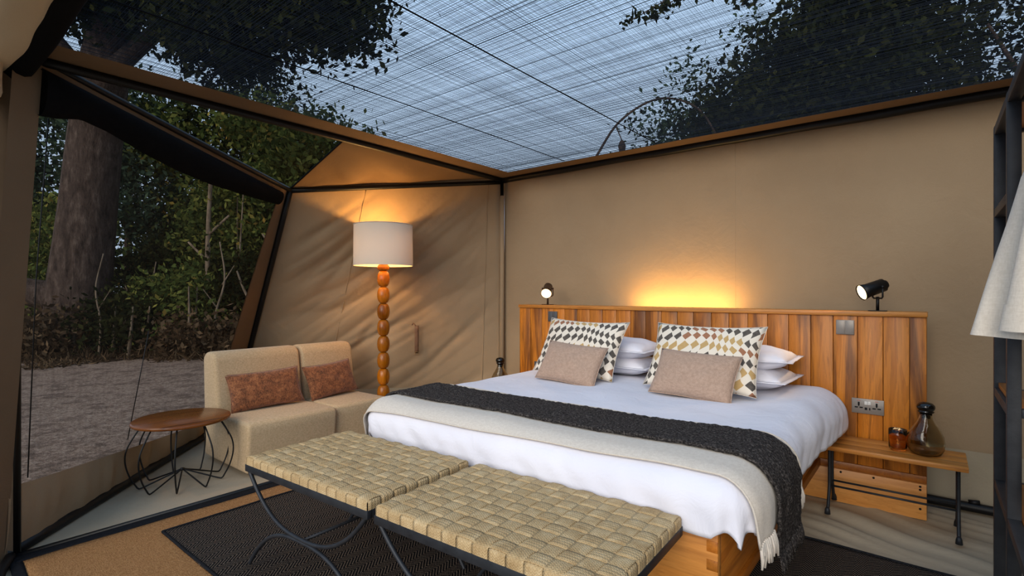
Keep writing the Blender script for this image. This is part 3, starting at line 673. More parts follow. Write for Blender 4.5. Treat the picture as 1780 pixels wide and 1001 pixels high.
def decanter(loc, label, rz):
    o = tag(empty('decanter', loc, rz), label, 'bottle', 'round glass decanters with ball stoppers')
    def dent(p):
        a = math.atan2(p.y, p.x); d = Vector((p.x-.08*math.cos(-1.2), p.y-.08*math.sin(-1.2), (p.z-.085)*.9)).length
        f = 1-.26*math.exp(-(d/.045)**2); return Vector((p.x*f, p.y*f*.88, p.z))
    lathe('bottle_body', [(0, 0), (.048, .0), (.066, .008), (.078, .034), (.082, .070), (.077, .100), (.062, .132), (.045, .158), (.032, .182), (.027, .205), (.027, .218), (.0235, .218), (.0235, .204), (.029, .180), (.042, .156), (.059, .130), (.074, .099), (.079, .070), (.075, .037), (.063, .014), (.044, .007), (0, .007)], M_SMOKE, o, 40, deform=dent)
    lathe('stopper', [(.019, .190), (.020, .2185), (.034, .220), (.036, .226), (.030, .230), (.037, .236), (.040, .247), (.038, .258), (.028, .268), (.012, .273), (0, .274)], M_BLACKGLASS, o, 28)
    return o
decanter((-.025, 3.45, ZT+.0005), 'dented smoky glass decanter with black ball stopper on the right nightstand', .3)
decanter((-2.935, 3.455, ZT-.04+.0405), 'glass decanter with black stopper showing beyond the left bed edge', 1.0)

# ================================================================== BENCHES
def strap_sweep(name, path, wd, side, parent, bl):
    """path: list of (pos, normal-ish up) ; side: unit vector across"""
    V = []; UV = []; F = []; L = 0; prof = ((-.5, -.0022), (-.5, .0), (-.3, .0005), (0, .0007), (.3, .0005), (.5, 0), (.5, -.0022)); n = len(prof)
    for i, (p, up) in enumerate(path):
        if i: L += (p-path[i-1][0]).length
        for a, h in prof: V.append(p+side*(a*wd)+up*h); UV.append((L, a*wd))
    for i in range(len(path)-1):
        for j in range(n-1): F.append((i*n+j, i*n+j+1, (i+1)*n+j+1, (i+1)*n+j))
    return mesh(name, V, F, M_RAFFIA, parent, UV=UV)
BD, BZ = .535, .500; NX, NY = 14, 9
def bench(loc, rz, label, BW):
    o = tag(empty('bench', loc, rz), label, 'bench', 'woven seat benches')
    def halfpath(L, pitch, n, sgn, mk):
        pts = []; e = L/2+.004; zb = BZ-.036
        for zz in (zb, BZ-.024, BZ-.012): pts.append((-e, zz, 'out-'))
        pts.append((-e+.003, BZ-.005, 'c-'))
        N_ = n*6
        for k_ in range(1, N_):
            y = -L/2+L*k_/N_; ph = (y+L/2)/pitch-.5
            c = math.cos(PI*ph); c = math.copysign(abs(c)**.30, c)
            fade = min(1, k_/3, (N_-k_)/3)
            pts.append((y, BZ+(.0030*c*sgn*fade-.001), 'up'))
        pts.append((e-.003, BZ-.005, 'c+'))
        for zz in (BZ-.012, BZ-.024, zb): pts.append((e, zz, 'out+'))
        out = []
        for (y, z, tg) in pts:
            up = {'out-': Vector((0, -1, 0)), 'out+': Vector((0, 1, 0)), 'c-': Vector((0, -.7, .7)), 'c+': Vector((0, .7, .7)), 'up': Vector((0, 0, 1))}[tg]
            out.append((y, z, up))
        return out
    px = BW/NX; py = BD/NY
    for i in range(NX):
        xx = -BW/2+px*(i+.5); P = [(Vector((xx+.0015*nz(i*3.1, y*5), y, z)), up) for (y, z, up) in halfpath(BD, py, NY, 1 if i % 2 else -1, None)]
        strap_sweep('strap', P, px*.955, Vector((1, 0, 0)), o, 0)
    for j in range(NY):
        yy = -BD/2+py*(j+.5); P = []
        for (x_, z, up) in halfpath(BW, px, NX, -1 if j % 2 else 1, None):
            P.append((Vector((x_, yy+.0015*nz(j*2.7, x_*5, 4), z)), Vector((up.y, 0, up.z))))
        strap_sweep('strap', P, py*.955, Vector((0, -1, 0)), o, 0)
    fz0, fz1 = BZ-.066, BZ-.036
    W2, D2 = BW/2+.006, BD/2+.006
    box('seat_frame', -W2, W2, -D2, -D2+.022, fz0, fz1, M_IRON, o, .0015); box('seat_frame', -W2, W2, D2-.022, D2, fz0, fz1, M_IRON, o, .0015)
    box('seat_frame', -W2, -W2+.022, -D2+.0225, D2-.0225, fz0, fz1, M_IRON, o, .0015); box('seat_frame', W2-.022, W2, -D2+.0225, D2-.0225, fz0, fz1, M_IRON, o, .0015)
    box('seat_core', -BW/2+.012, BW/2-.012, -BD/2+.012, BD/2-.012, BZ-.035, BZ-.010, M_RUGEDGE, o, .002)  # core coloured black to paint in the shade of the slits between straps
    a = W2-.02
    for sy in (-1, 1):
        y = sy*(D2-.012)
        U = [(x_, y, .242+(fz0-.242)*abs(x_/a)**2.6) for x_ in np.concatenate([-a*np.cos(np.linspace(0, PI/2, 16)**1.0), a*np.sin(np.linspace(0, PI/2, 16))[1:]])]
        A = [(x_, y-sy*.0, .226-.206*abs(x_/a)**2.8+.006) for x_ in np.concatenate([-a*np.cos(np.linspace(0, PI/2, 16)), a*np.sin(np.linspace(0, PI/2, 16))[1:]])]
        tube('upper_arc', U, .0085, M_IRON, o, 10)
        tube('leg_arch', A, .0085, M_IRON, o, 10)
    tube('stretcher', [(0, -D2+.012, .236), (0, D2-.012, .236)], .007, M_IRON, o, 8)
bench((-1.965, 1.335, .0195), R(3.0), 'woven raffia bench at the left foot of the bed, nearest the sofa', .832)
bench((-1.060, 1.374, .0195), R(2.6), 'woven raffia bench at the right foot of the bed', .868)

# ================================================================== SOFA
def sofa(y0, y1, xf, label):
    o = tag(empty('sofa_module', ((-4.31+xf)/2, (y0+y1)/2, 0)), label, 'sofa', 'armless sofa modules'); ox, oy, _ = o.location
    h = (y1-y0)/2; xb = -4.30-ox; xf_ = xf-ox
    prism('seat', [(xb+.04, .022), (xf_-.03, .022), (xf_, .32), (xf_-.015, .368), (xb+.10, .362), (xb+.0, .34)], 'y', -h, h, .035, M_SOFA, o, 4)
    prism('backrest', [(xb+.02, .33), (xb+.28, .33), (xb+.215, .76), (xb+.17, .80), (xb+.055, .80), (xb+.0, .76)], 'y', -h+.002, h-.002, .032, M_SOFA, o, 4)
    for sy in (-1, 1):
        for xx in (xb+.12, xf_-.09): lathe('foot', [(.02, 0), (.02, .03), (0, .03)], M_BLACK, o, 12, (xx, sy*(h-.08), .001))
    return o
sofa(1.570, 2.235, -3.53, 'oatmeal linen sofa module beside the round wire table')
sofa(2.245, 2.735, -3.56, 'oatmeal linen sofa module nearer the floor lamp')
for (loc, w_, rz, ry, lab, sd) in (((-3.985, 1.905, .506), .54, R(84), R(2), 'rust brown mottled lumbar cushion on the sofa module by the table', 1), ((-3.985, 2.46, .508), .475, R(95), R(3), 'rust brown mottled lumbar cushion on the sofa module by the lamp', 6)):
    o = tag(pillow('velvet_cushion', w_, .29, .12, M_RUST, loc, R(66), rz, ry, .06, seed=sd), lab, 'cushion', 'rust sofa cushions'); piping(o, w_, .29, M_RUST, .06, .003)

# ================================================================== ROUND WIRE TABLE
tb = tag(empty('wire_table', (-3.82, 1.276, 0)), 'round walnut side table on bulging black wire legs', 'side table')
lathe('table_top', [(0, .404), (.268, .404), (.278, .407), (.280, .414), (.279, .424), (.272, .428), (0, .428)], M_WOODT, tb, 56)
for k_ in range(9):
    a = 2*PI*k_/9+.25; dr = Vector((math.cos(a), math.sin(a), 0))
    pr = [(.215, .404), (.245, .36), (.292, .27), (.302, .19), (.282, .10), (.248, .030), (.236, .012), (.216, .010), (.12, .045), (.004, .088)]
    P = spline([dr*r_+Vector((0, 0, z_)) for r_, z_ in pr], 5)
    tube('wire_leg', P, .0048, M_BLACK, tb, 8)
lathe('hub', [(.014, .082), (.014, .094), (0, .096)], M_BLACK, tb, 12)
lathe('hub_ring', [(.20, .396), (.235, .396), (.235, .403), (.20, .403), (.20, .396)], M_BLACK, tb, 32, caps=False)

# ================================================================== FLOOR LAMP
LX, LY = -3.715, 2.80
fp = tag(empty('floor_lamp', (LX, LY, 0)), 'beaded turned wood floor lamp with cream drum shade', 'lamp')
lathe('base', [(0, .0), (.085, .0), (.085, .018), (.05, .03), (.02, .045), (0, .046)], M_BEAD, fp, 28)
sp_ = .142; z = .085
while z < 1.44:
    pf = [(.0535*math.sin(t)**.85*(1.0 if t < PI/2 else 1)+.014*(1-math.sin(t)), z-sp_/2*math.cos(t)) for t in np.linspace(0.12, PI-.12, 15)]
    lathe('bead', pf, M_BEAD, fp, 24); z += sp_
lathe('neck', [(.03, 1.43), (.050, 1.445), (.052, 1.47), (.030, 1.50), (.018, 1.56), (0, 1.56)], M_BEAD, fp, 24)
lsh = lathe('lamp_shade', [(.253, 1.476), (.253, 1.481), (.250, 1.831), (.2475, 1.831), (.2505, 1.481), (.2505, 1.476), (.253, 1.476)], M_SHADE, fp, 64, caps=False)
for zz in (1.478, 1.829): tube('shade_ring', [(.2515*math.cos(a), .2515*math.sin(a), zz) for a in np.linspace(0, 2*PI, 49)[:-1]], .003, M_SHADE, lsh, 6, closed=True)
for a in (0, 2*PI/3, 4*PI/3): tube('spider_arm', [(0, 0, 1.56), (.25*math.cos(a), .25*math.sin(a), 1.56)], .002, M_BRASS, fp, 6)
lathe('bulb', [(.012, 1.56), (.016, 1.58), (.030, 1.62), (.026, 1.65), (0, 1.665)], M_LAMPBULB, fp, 20)
pl = bpy.data.lights.new('lamp_light', 'POINT'); pl.energy = 17; pl.color = (1, .54, .17); pl.shadow_soft_size = .035
po = bpy.data.objects.new('lamp_light', pl); COL.objects.link(po); po.parent = fp; po.location = (0, 0, 1.70)

# ================================================================== RACK AND CLOTHES
RX0, RX1 = .185, .60
rk = tag(empty('clothes_rack', (RX0, 2.1, 0)), 'dark steel shelving rack with wooden shelves beside the robe', 'rack')
def rb(name, x0, x1, y0, y1, z0, z1, m=M_STEEL): return box(name, x0-RX0, x1-RX0, y0-2.1, y1-2.1, z0, z1, m, rk, .002)
T_ = .034
for x0 in (RX0, RX1-T_):
    for y0 in (2.74, 2.30, 1.45): rb('post', x0, x0+T_, y0-T_, y0, 0, 1.885)
for x0 in (RX0, RX1-T_):
    for z0 in (1.852, .500, .12): rb('side_rail', x0+.001, x0+T_-.001, 1.45, 2.74-T_, z0, z0+.032)
    for z0 in (1.535, .852): rb('side_rail', x0+.001, x0+T_-.001, 2.30, 2.74-T_, z0, z0+.032)
for y0 in (2.74, 2.30, 1.45):
    for z0 in ((1.852, 1.535, .852, .50, .12) if y0 > 2 else (1.852, .50, .12)): rb('cross_bar', RX0+T_, RX1-T_, y0-T_+.002, y0-.002, z0, z0+.028)
for z0, ya in ((1.862, 1.455), (1.545, 2.302), (.862, 2.302), (.512, 1.455)):
    for i in range(3): rb('shelf_board', RX0+.0345+i*.1153, RX0+.0345+(i+1)*.1153-.002, ya, 2.705, z0, z0+.018, M_WOODY)
    if ya > 2: rb('shelf_board', RX0+.012, RX0+.033, 2.303, 2.705, z0+.024, z0+.042, M_WOODY)
tube('hanging_rail', [(.20, -.65, 1.76), (.20, .20, 1.76)], .011, M_STEEL, rk, 10)
# robe hanging across the rail
def robef(u, v):
    z = 1.72-v*.595; a = u*2*PI
    hw = float(np.interp(v, [0, .10, .25, .6, 1], [.05, .15, .185, .235, .285]))*(1+.02*math.sin(a*3+v*4)); hd = .035+.035*v
    x = .375+hw*math.copysign(abs(math.cos(a))**.8, math.cos(a)); y = 2.02+hd*math.sin(a)+.012*math.sin(x*46+1.0)*v
    return (x, y, z-.035*v*(x-.1)+.006*nz(x*9, v*3))
ro = tag(empty('robe', (.385, 2.02, 1.1)), 'off white cotton robe hanging from the rack rail', 'robe')
def off(f, d): return lambda u, v: tuple(Vector(f(u, v))-Vector(d))
grid('robe_body', 80, 40, off(robef, (.385, 2.02, 1.1)), M_ROBE, ro)
def sleeve(u, v):
    z = 1.66-v*.51; a = u*2*PI; hw = .075+.045*v; x = .30-.035*v+hw*math.cos(a); y = 1.955-.02*v+(.022+.012*v)*math.sin(a)+.006*math.sin(x*60)*v
    return (x, y, z-.05*v*(x-.1)+.006*nz(x*9, v*3, 5))
rsl = grid('robe_sleeve', 40, 30, off(sleeve, (.385, 2.02, 1.1)), M_ROBE, ro)
def cuff(u, v):
    p = Vector(sleeve(u, .86+.14*v)); c = Vector((.30-.035*(.86+.14*v), 1.955, p.z)); return p+(p-c)*.03
grid('robe_cuff', 40, 6, off(cuff, (.385, 2.02, 1.1)), M_ROBE, rsl)
tube('hanger', spline([(-.18, 0, .52), (0, 0, .60), (0, 0, .64), (.012, 0, .672), (0, 0, .682), (-.012, 0, .672)], 6), .004, M_STEEL, ro, 8)
tube('hanger_bar', [(-.18, 0, .52), (0, 0, .60), (.18, 0, .52)], .006, M_WOODX, ro, 8)
M_NAVY = simple('navy_cloth', C(26, 32, 42), C(36, 43, 54), 12, .9, .1, bscale=60, bstr=.3)
k = N('grey_fur'); f = k.noise(k.coord(scale=(1, 1, .5)), 55, 5, .75, 1.0); M_FUR = k.done(k.bsdf(k.ramp(f, [(.3, C(96, 92, 88)), (.5, C(150, 146, 140)), (.7, C(190, 186, 180))]), .95, .1, 0, k.bump(f, 1, .02)))
def hangcloth(name, xc, y, hw, z0, z1, m, label, cat, dep, seed):
    def f(u, v):
        a = u*2*PI; z = z1+(z0-z1)*v; x = xc+hw*(.8+.2*v)*math.copysign(abs(math.cos(a))**.7, math.cos(a)); return (x, y+dep*math.sin(a)+.012*math.sin(x*40+seed), z+.01*nz(x*6, seed))
    return tag(solid(grid(name, 60, 20, f, m), .006), label, cat)
hangcloth('navy_garment', .40, 2.19, .17, .60, .84, M_NAVY, 'dark navy folded cloth behind the rack post', 'cloth', .05, 2)
def bl(u, v):
    t = u*2*PI; z = .556+.14*(.5+.5*math.sin(v*PI))*(.5+.5*math.sin(t))*1.0; return (.30+.0+.26*v, 2.52+.17*math.cos(t)*(1-.1*v), .556+.09+.088*math.sin(t)*(.85+.15*nz(v*5, t)))
tag(grid('fur_throw', 50, 24, bl, M_FUR), 'pale grey fluffy throw folded on the low rack shelf', 'blanket')

# ================================================================== OUTDOORS
k = N('gravel_ground'); f = k.noise(k.coord(), 26, 5, .75); g = k.noise(k.coord(), .7, 3); h_ = k.noise(k.coord(), 4, 5, .7)
col = k.ramp(f, [(.3, C(94, 74, 60)), (.5, C(154, 128, 110)), (.72, C(198, 174, 154))]); col = k.mix(k.ramp(h_, [(.5, (0, 0, 0, 1)), (.62, (.8, .8, .8, 1))]), col, C(104, 84, 72))
M_GROUND = k.done(k.bsdf(col, .95, .1, 0, k.bump(k.math('ADD', f, h_), .8, .05)))
def gr(u, v):
    x = -45+u*80; y = -25+v*70; return (x, y, -.055+.03*nz(x*.4, y*.4)*sm(6, 9, abs(x)+abs(y)*.3))
struct(grid('ground', 120, 110, gr, M_GROUND), 'grey gravel ground outside the tent')
def leafmat(name, cols, tl=.25):
    k = N(name); ge = k.n('NewGeometry'); n_ = k.noise(k.coord(), .9, 3); f = k.math('ADD', k.math('MULTIPLY', ge.outputs['Random Per Island'], .65), k.math('MULTIPLY', n_, .35))
    col = k.ramp(f, cols); d = k.n('BsdfDiffuse'); t = k.n('BsdfTranslucent'); k.l(col, d.inputs[0]); k.l(col, t.inputs[0])
    mx = k.n('MixShader'); mx.inputs[0].default_value = tl; k.l(d.outputs[0], mx.inputs[1]); k.l(t.outputs[0], mx.inputs[2]); return k.done(mx)
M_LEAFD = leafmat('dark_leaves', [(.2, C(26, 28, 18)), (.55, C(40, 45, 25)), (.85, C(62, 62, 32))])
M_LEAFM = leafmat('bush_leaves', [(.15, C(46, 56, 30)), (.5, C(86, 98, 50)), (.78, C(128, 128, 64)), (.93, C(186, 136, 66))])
M_LEAFB = leafmat('bluish_leaves', [(.2, C(36, 48, 40)), (.6, C(58, 74, 58)), (.9, C(86, 100, 74))])
M_DRY = leafmat('dry_grass', [(.15, C(56, 44, 32)), (.5, C(86, 68, 50)), (.85, C(122, 100, 76))])
k = N('bark'); f = k.noise(k.coord(scale=(1, 1, .35)), 9, 6, .75); M_BARK = k.done(k.bsdf(k.ramp(f, [(.3, C(40, 32, 28)), (.55, C(82, 68, 60)), (.78, C(124, 108, 96))]), .95, .1, 0, k.bump(f, 1, .06)))
k = N('pale_bark'); f = k.noise(k.coord(scale=(1, 1, .3)), 12, 5, .7); M_BARKP = k.done(k.bsdf(k.ramp(f, [(.3, C(78, 66, 54)), (.7, C(150, 132, 112))]), .95, .1, 0, k.bump(f, .8, .03)))
def leaves(name, blobs, n, size, m, parent, clus=.28, droop=.3):
    """blobs: (centre, radii, weight); leaves gathered in clumps near the blob surface"""
    W = np.array([b[2] for b in blobs], float); W /= W.sum(); cen = []
    for (c, r, _), wt in zip(blobs, W):
        nc = max(3, int(n*wt/42)); d = rng.normal(size=(nc, 3)); d /= np.linalg.norm(d, axis=1)[:, None]
        rad = rng.uniform(.25, 1, nc)**.5; cc = np.array(c)+d*rad[:, None]*np.array(r); cnt = max(1, int(n*wt/nc))
        p = np.repeat(cc, cnt, 0)+rng.normal(size=(nc*cnt, 3))*clus*np.array((1, 1, .75)); cen.append(p)
    P = np.concatenate(cen); N_ = len(P)
    a = rng.normal(size=(N_, 3)); a[:, 2] -= droop; a /= np.linalg.norm(a, axis=1)[:, None]; b = np.cross(a, rng.normal(size=(N_, 3))); b /= np.linalg.norm(b, axis=1)[:, None]
    s = size*rng.uniform(.6, 1.3, N_)[:, None]; V = np.stack([P-a*s*.5, P+b*s*.26, P+a*s*.5, P-b*s*.26], 1).reshape(-1, 3)
    me = bpy.data.meshes.new(name); me.vertices.add(4*N_); me.vertices.foreach_set('co', V.astype(np.float32).ravel())
    me.loops.add(4*N_); me.loops.foreach_set('vertex_index', np.arange(4*N_, dtype=np.int32)); me.polygons.add(N_)
    me.polygons.foreach_set('loop_start', np.arange(0, 4*N_, 4, dtype=np.int32)); me.polygons.foreach_set('loop_total', np.full(N_, 4, np.int32)); me.update(); me.validate()
    o = newobj(name, me, m, parent); o['kind'] = 'stuff'; return o
def limb(P, r0, r1, n=6):
    Q = spline(P, n); return tubevf(Q, list(np.linspace(r0, r1, len(Q))), 9)
TH = math.atan(730/900); cR = Vector((math.cos(TH), math.sin(TH), 0)); cF = Vector((-math.sin(TH), math.cos(TH), 0))
def at(side, fwd, z): p = cR*side+cF*fwd; return Vector((p.x, p.y, z))      # metres right of / ahead of the tent opening
def tree(name, base, trunk, r0, r1, limbs, blobs, n, size, m, label, bark=M_BARK, clus=.28, cat='tree', group=None):
    o = tag(empty(name, base), label, cat, group); b = Vector(base)
    mb = MB().add(limb([Vector(p)-b for p in trunk], r0, r1, 8)); mb.build('trunk', bark, o)
    if limbs:
        mb = MB(); [mb.add(limb([Vector(q)-b for q in L[0]], L[1], L[2], 5)) for L in limbs]; mb.build('branches', bark, o)
    if blobs: leaves('foliage', [(tuple(Vector(c)-b), r, w_) for c, r, w_ in blobs], n, size, m, o, clus)
    return o
# the big leaning tree seen through the window, crown spreading over the roof
b0 = at(-9.4, 11.2, 0)
tk = [at(-9.42, 11.2, -.15), at(-9.40, 11.2, .6), at(-9.33, 11.2, 1.6), at(-9.2, 11.2, 2.8), at(-8.98, 11.2, 4.9), at(-8.6, 11.0, 6.3), at(-8.0, 10.8, 7.6)]
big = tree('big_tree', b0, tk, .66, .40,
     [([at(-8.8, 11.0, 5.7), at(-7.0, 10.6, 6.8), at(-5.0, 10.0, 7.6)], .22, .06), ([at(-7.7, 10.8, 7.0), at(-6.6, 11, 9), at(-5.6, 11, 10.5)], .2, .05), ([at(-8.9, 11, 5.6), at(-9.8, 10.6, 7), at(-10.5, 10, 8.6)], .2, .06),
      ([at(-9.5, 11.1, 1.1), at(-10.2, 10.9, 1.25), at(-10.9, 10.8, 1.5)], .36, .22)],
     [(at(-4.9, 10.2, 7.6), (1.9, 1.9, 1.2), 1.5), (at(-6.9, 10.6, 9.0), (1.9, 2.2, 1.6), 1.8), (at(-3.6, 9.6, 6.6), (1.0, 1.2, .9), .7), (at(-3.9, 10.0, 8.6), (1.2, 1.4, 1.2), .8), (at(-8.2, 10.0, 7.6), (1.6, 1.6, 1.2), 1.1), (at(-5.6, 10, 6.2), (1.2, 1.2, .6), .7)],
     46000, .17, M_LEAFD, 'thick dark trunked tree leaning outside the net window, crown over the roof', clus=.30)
leaves('bark_burl', [(at(-9.9, 10.4, 1.9)-b0, (.3, .2, .3), 1)], 40, .06, M_BARK, big)
# bush belt
def bush(side, fwd, w_, h, n, m, label, size=.15, z0=0.0, stems=3):
    c = at(side, fwd, 0); o = tag(empty('bush', c), label, 'bush', 'bushes outside the net window')
    leaves('foliage', [((0, 0, z0+h*.52), (w_, w_*.7, h*.5), 1)], n, size, m, o, .24)
    mb = MB()
    for i in range(stems):
        a = random.uniform(-.8, .8)*w_; b_ = random.uniform(-.3, .3); mb.add(limb([(a, b_, -.1), (a*1.1+.1, b_, h*.35), (a*1.25+random.uniform(-.3, .3), b_, h*.8)], .045, .012))
    mb.build('stems', M_BARKP, o); return o
bush(-11.6, 13.4, 1.5, 3.6, 9000, M_LEAFM, 'light green bush left of the big trunk', .16)
bush(-7.2, 13.2, 1.5, 4.4, 12000, M_LEAFM, 'green bush just right of the big trunk')
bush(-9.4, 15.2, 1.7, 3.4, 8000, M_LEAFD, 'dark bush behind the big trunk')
bush(-5.3, 13.6, 1.4, 4.0, 12000, M_LEAFM, 'mid green bush in the middle of the net window')
bush(-3.9, 13.0, 1.1, 3.0, 8000, M_LEAFM, 'low green bush behind the sofa backrest', .14)
bush(-6.3, 12.4, 1.3, 2.2, 7000, M_LEAFD, 'low dark thicket below the green bushes')
bush(-4.9, 12.0, .9, 1.7, 4500, M_LEAFM, 'small leafy thicket beside the dry branches', .13)
bush(-2.6, 14.0, 1.6, 3.8, 8000, M_LEAFD, 'dark bush behind the canvas bay wall edge')
bush(-13.4, 12.0, 1.2, 1.9, 4000, M_LEAFD, 'low dark bush at the far left of the net window')
for (a_, f_, w_, h_, n_, m_, lb) in ((-9.3, 10.5, .8, .75, 2000, M_DRY, 'dry brown scrub at the foot of the big trunk'), (-10.8, 10.3, .8, .7, 1900, M_DRY, 'dry brown scrub left of the big trunk'), (-7.9, 10.6, .8, 1.2, 2600, M_LEAFD, 'dark low scrub right of the big trunk'),
        (-6.6, 10.5, .9, .55, 1600, M_DRY, 'dry brown scrub in the middle of the window'), (-5.4, 10.6, .7, .6, 1500, M_DRY, 'dry brown scrub behind the sofa'), (-7.2, 11.3, 1.0, 1.7, 4200, M_LEAFM, 'green undergrowth beneath the pale sapling'), (-8.6, 12.3, 1.0, 2.2, 4200, M_LEAFD, 'dark undergrowth hidden behind the big trunk')):
    bush(a_, f_, w_, h_, n_, m_, lb, .13)
# taller trees behind the bushes
def bgtree(side, fwd, h, rw, n, m, label, size=.2, lean=0, low=.35, clus=.34):
    b = at(side, fwd, 0)
    bl_ = [(at(side+lean+random.uniform(-.5, .5)*rw, fwd+random.uniform(-.4, .4)*rw, h*(low+(1-low)*t)), (rw*random.uniform(.6, .9), rw*.7, h*.13), 1) for t in (.15, .35, .55, .75, .92)]
    return tree('tree', b, [b, at(side+lean*.4, fwd, h*.4), at(side+lean, fwd, h*.85)], .16, .05, [([at(side+lean*.4, fwd, h*.4), at(side+lean*.4+rw*.6, fwd, h*.62)], .07, .03), ([at(side+lean*.5, fwd, h*.5), at(side+lean*.4-rw*.6, fwd, h*.72)], .07, .03)], bl_, n, size, m, label, clus=clus)
def backdrop(side, fwd, w_, h, n, m, label, size):
    c = at(side, fwd, 0); o = tag(empty('thicket', c), label, 'thicket', 'far thickets outside the net window')
    leaves('foliage', [((0, 0, h*.5), (w_, w_*.6, h*.5), 1)], n, size, m, o, .4); MB().add(limb([(0, 0, -.1), (.1, 0, h*.4), (0, .1, h*.8)], .12, .03)).build('trunk', M_BARK, o)
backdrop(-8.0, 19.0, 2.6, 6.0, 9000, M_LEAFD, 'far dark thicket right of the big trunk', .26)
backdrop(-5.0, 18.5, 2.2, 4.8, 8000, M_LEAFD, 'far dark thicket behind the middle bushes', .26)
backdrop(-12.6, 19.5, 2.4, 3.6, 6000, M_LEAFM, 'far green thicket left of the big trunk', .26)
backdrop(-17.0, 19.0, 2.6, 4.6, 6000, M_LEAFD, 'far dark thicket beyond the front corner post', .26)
bgtree(-15.7, 17.0, 7.8, 1.9, 11000, M_LEAFB, 'tall bluish tree against the sky left of the big trunk')
bgtree(-6.6, 15.5, 6.6, 2.0, 12000, M_LEAFM, 'tall leafy tree seen through the bay roof net')
bgtree(-4.6, 15.2, 5.2, 1.6, 10000, M_LEAFM, 'yellow green tree near the tip of the bay roof')
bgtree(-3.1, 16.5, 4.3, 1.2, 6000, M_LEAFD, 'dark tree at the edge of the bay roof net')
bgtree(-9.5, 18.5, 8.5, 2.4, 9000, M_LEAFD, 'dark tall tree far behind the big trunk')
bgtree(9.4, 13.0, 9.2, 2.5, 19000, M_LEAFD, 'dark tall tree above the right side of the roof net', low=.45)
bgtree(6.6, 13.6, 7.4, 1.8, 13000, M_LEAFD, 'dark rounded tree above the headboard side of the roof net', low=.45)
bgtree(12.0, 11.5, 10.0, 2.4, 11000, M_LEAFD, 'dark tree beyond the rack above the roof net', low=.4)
bgtree(4.4, 14.5, 5.9, 1.1, 2200, M_LEAFB, 'thin sapling with few leaves above the back wall', size=.16, low=.6)
bgtree(5.28, 15.0, 7.7, .45, 420, M_LEAFB, 'slender sapling rising beside the dark rounded tree', size=.16, low=.7)
bgtree(6.95, 15.0, 9.4, .3, 200, M_LEAFB, 'thin bare sapling top in the open sky of the roof net', size=.14, low=.8)
vb = at(2.2, 12, 4.9); vn = tag(empty('arching_vine', vb), 'thin arching vine with a hanging pod above the back wall', 'vine')
mb = MB(); mb.add(limb([at(1.9, 12, 4.3)-vb, at(2.5, 12, 5.2)-vb, at(3.4, 12, 5.72)-vb, at(4.3, 12, 5.5)-vb, at(4.9, 12, 4.6)-vb], .03, .02)); mb.add(limb([at(2.4, 12, 5.1)-vb, at(2.55, 12, 4.75)-vb], .015, .012)); mb.build('stem', M_BARK, vn)
leaves('vine_leaves', [(at(3.5, 12, 5.55)-vb, (.4, .2, .2), 1), (at(2.9, 12, 5.2)-vb, (.4, .2, .2), .5), (at(4.2, 12, 5.2)-vb, (.3, .2, .4), 1)], 130, .13, M_LEAFD, vn, .1)
lathe('pod', [(0, -.32), (.07, -.22), (.09, -.1), (.05, .02), (0, .05)], M_BARK, vn, 10, at(2.55, 12, 4.72)-vb)
# hanging twig over the roof
tw0 = at(2.6, 5.0, 4.3)
tg = tag(empty('overhanging_branch', tw0), 'leafy twig hanging into view at the top of the roof net', 'branch')
def tp(px, py): return at((px-890)/180, 5.0, 1.25+(507-py)/180)-tw0
mb = MB(); mb.add(limb([tp(1420, -60), tp(1300, -18), tp(1190, -12), tp(1095, 36)], .012, .004)); mb.add(limb([tp(1300, -18), tp(1290, 12)], .006, .003)); mb.add(limb([tp(1190, -12), tp(1140, 22)], .006, .003)); mb.build('twig', M_BARK, tg)
leaves('twig_leaves', [(tp(1102, 32), (.07, .07, .07), 1), (tp(1135, 20), (.10, .08, .08), 1.3), (tp(1165, 4), (.12, .08, .08), 1.3), (tp(1225, -12), (.2, .1, .08), 1), (tp(1290, 2), (.16, .08, .06), .9), (tp(1330, -8), (.14, .08, .05), .8)], 190, .085, M_LEAFD, tg, .045)
# thin pale trunks and dry branches
def sap(pts, r0, r1, label, extra=()):
    b = Vector(pts[0]); o = tag(empty('bare_sapling', b), label, 'sapling', 'bare saplings outside the net window'); MB().add(limb([Vector(p)-b for p in pts], r0, r1)).build('stem', M_BARKP, o)
    if extra:
        mb = MB(); [mb.add(limb([Vector(p)-b for p in e], r0*.5, r1*.6)) for e in extra]; mb.build('twigs', M_BARKP, o)
sap([at(-7.0, 12.0, -.1), at(-7.05, 12, 2.2), at(-6.95, 12, 4.4)], .07, .04, 'straight pale bare sapling in front of the green bushes', [[at(-7.0, 12, 1.9), at(-7.5, 12, 2.4)], [at(-7.0, 12, 2.6), at(-6.5, 11.9, 3.0)]])
sap([at(-5.35, 11.2, -.1), at(-5.4, 11.2, .8), at(-5.15, 11.2, 1.6), at(-5.0, 11.2, 2.4), at(-5.1, 11.2, 3.0)], .075, .03, 'forked grey branch rising behind the sofa', [[at(-5.38, 11.2, .7), at(-5.75, 11.2, 1.2), at(-5.95, 11.2, 1.7)], [at(-5.1, 11.2, 1.8), at(-4.75, 11.2, 2.2)], [at(-5.05, 11.2, 2.0), at(-5.4, 11.2, 2.5)], [at(-5.02, 11.2, 2.2), at(-4.6, 11.2, 2.5), at(-4.4, 11.1, 2.4)], [at(-5.0, 11.2, 2.4), at(-4.6, 11.2, 2.9)]])
sap([at(-8.0, 11.2, -.1), at(-8.1, 11.2, .8), at(-7.8, 11.2, 1.3), at(-7.3, 11.2, 1.5)], .04, .015, 'curved thin dry branch at the foot of the big trunk', [[at(-8.1, 11.2, .8), at(-8.3, 11.1, 1.4)], [at(-7.8, 11.2, 1.3), at(-7.7, 11.2, 1.9)]])
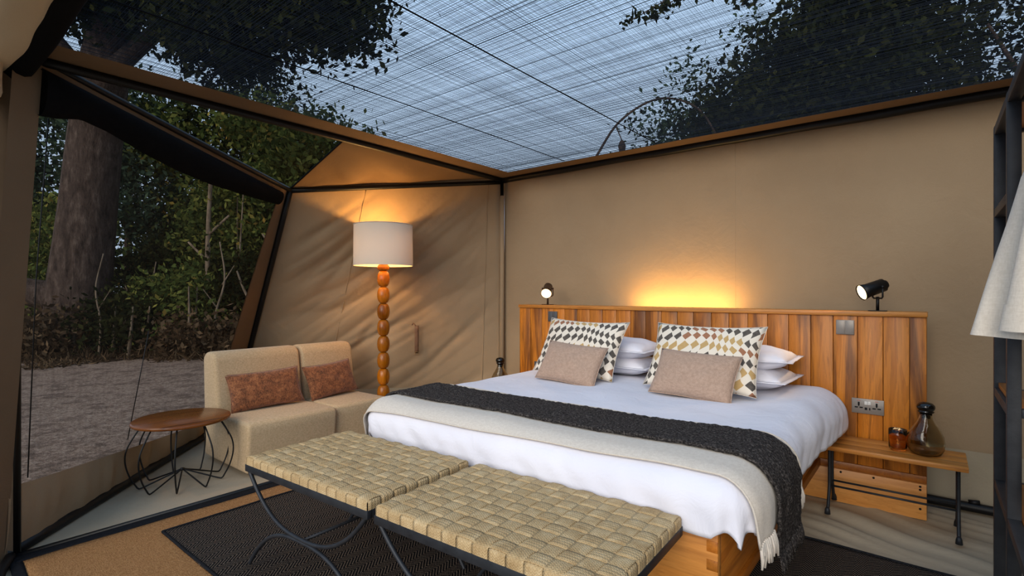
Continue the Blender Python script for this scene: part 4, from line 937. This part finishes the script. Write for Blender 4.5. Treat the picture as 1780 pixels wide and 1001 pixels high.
sap([at(-3.95, 11.0, 1.0), at(-3.9, 11.0, 2.6), at(-4.1, 11, 3.4)], .05, .02, 'grey twig near the window border')
# dry grass and litter strip (uncountable)
def drystrip():
    n = 15000; P = np.zeros((n, 3)); s = rng.uniform(-14.5, -1.5, n); f = 9.0+rng.gamma(2.2, .85, n)-.03*s+.5*np.sin(s*1.7)+.3*np.sin(s*4.1)
    h = .07+.28*rng.random(n)**1.6*np.clip((f-9.3)/1.2, .12, 1)
    base = np.array([[cR.x, cR.y, 0], [cF.x, cF.y, 0]]); B = s[:, None]*base[0]+f[:, None]*base[1]; B[:, 2] = -.06
    d = rng.normal(size=(n, 3)); d[:, 2] = np.abs(d[:, 2])*.8+.12; d /= np.linalg.norm(d, axis=1)[:, None]; wv_ = np.cross(d, rng.normal(size=(n, 3))); wv_ /= np.linalg.norm(wv_, axis=1)[:, None]
    wd = .022; V = np.stack([B-wv_*wd, B+wv_*wd, B+d*h[:, None]*1.5], 1).reshape(-1, 3)
    me = bpy.data.meshes.new('dry_grass'); me.from_pydata(V.tolist(), [], np.arange(3*n).reshape(-1, 3).tolist()); o = newobj('dry_grass', me, M_DRY)
    tag(o, 'dry brown grass and leaf litter below the bushes', 'grass', kind='stuff')
drystrip()
# trees filling the gap just right of the big trunk
bgtree(-12.6, 17.0, 7.5, 2.1, 11000, M_LEAFB, 'tall bluish tree showing just right of the big trunk')
bgtree(-10.6, 17.5, 7.2, 1.7, 9000, M_LEAFM, 'tall green tree between the big trunk and the pale sapling', low=.25)
sap([at(-6.2, 10.9, -.1), at(-6.25, 10.9, .7), at(-6.05, 10.9, 1.5), at(-6.15, 10.9, 2.3)], .03, .012, 'thin dry stem in the middle of the window', [[at(-6.2, 10.9, .9), at(-6.5, 10.9, 1.3)], [at(-6.1, 10.9, 1.4), at(-5.85, 10.9, 1.8)]])
sap([at(-8.15, 10.2, -.1), at(-8.1, 10.2, .6), at(-8.2, 10.2, 1.3), at(-8.05, 10.2, 2.0)], .025, .010, 'thin upright dry stem right of the big trunk', [[at(-8.15, 10.2, .9), at(-7.9, 10.2, 1.3)]])
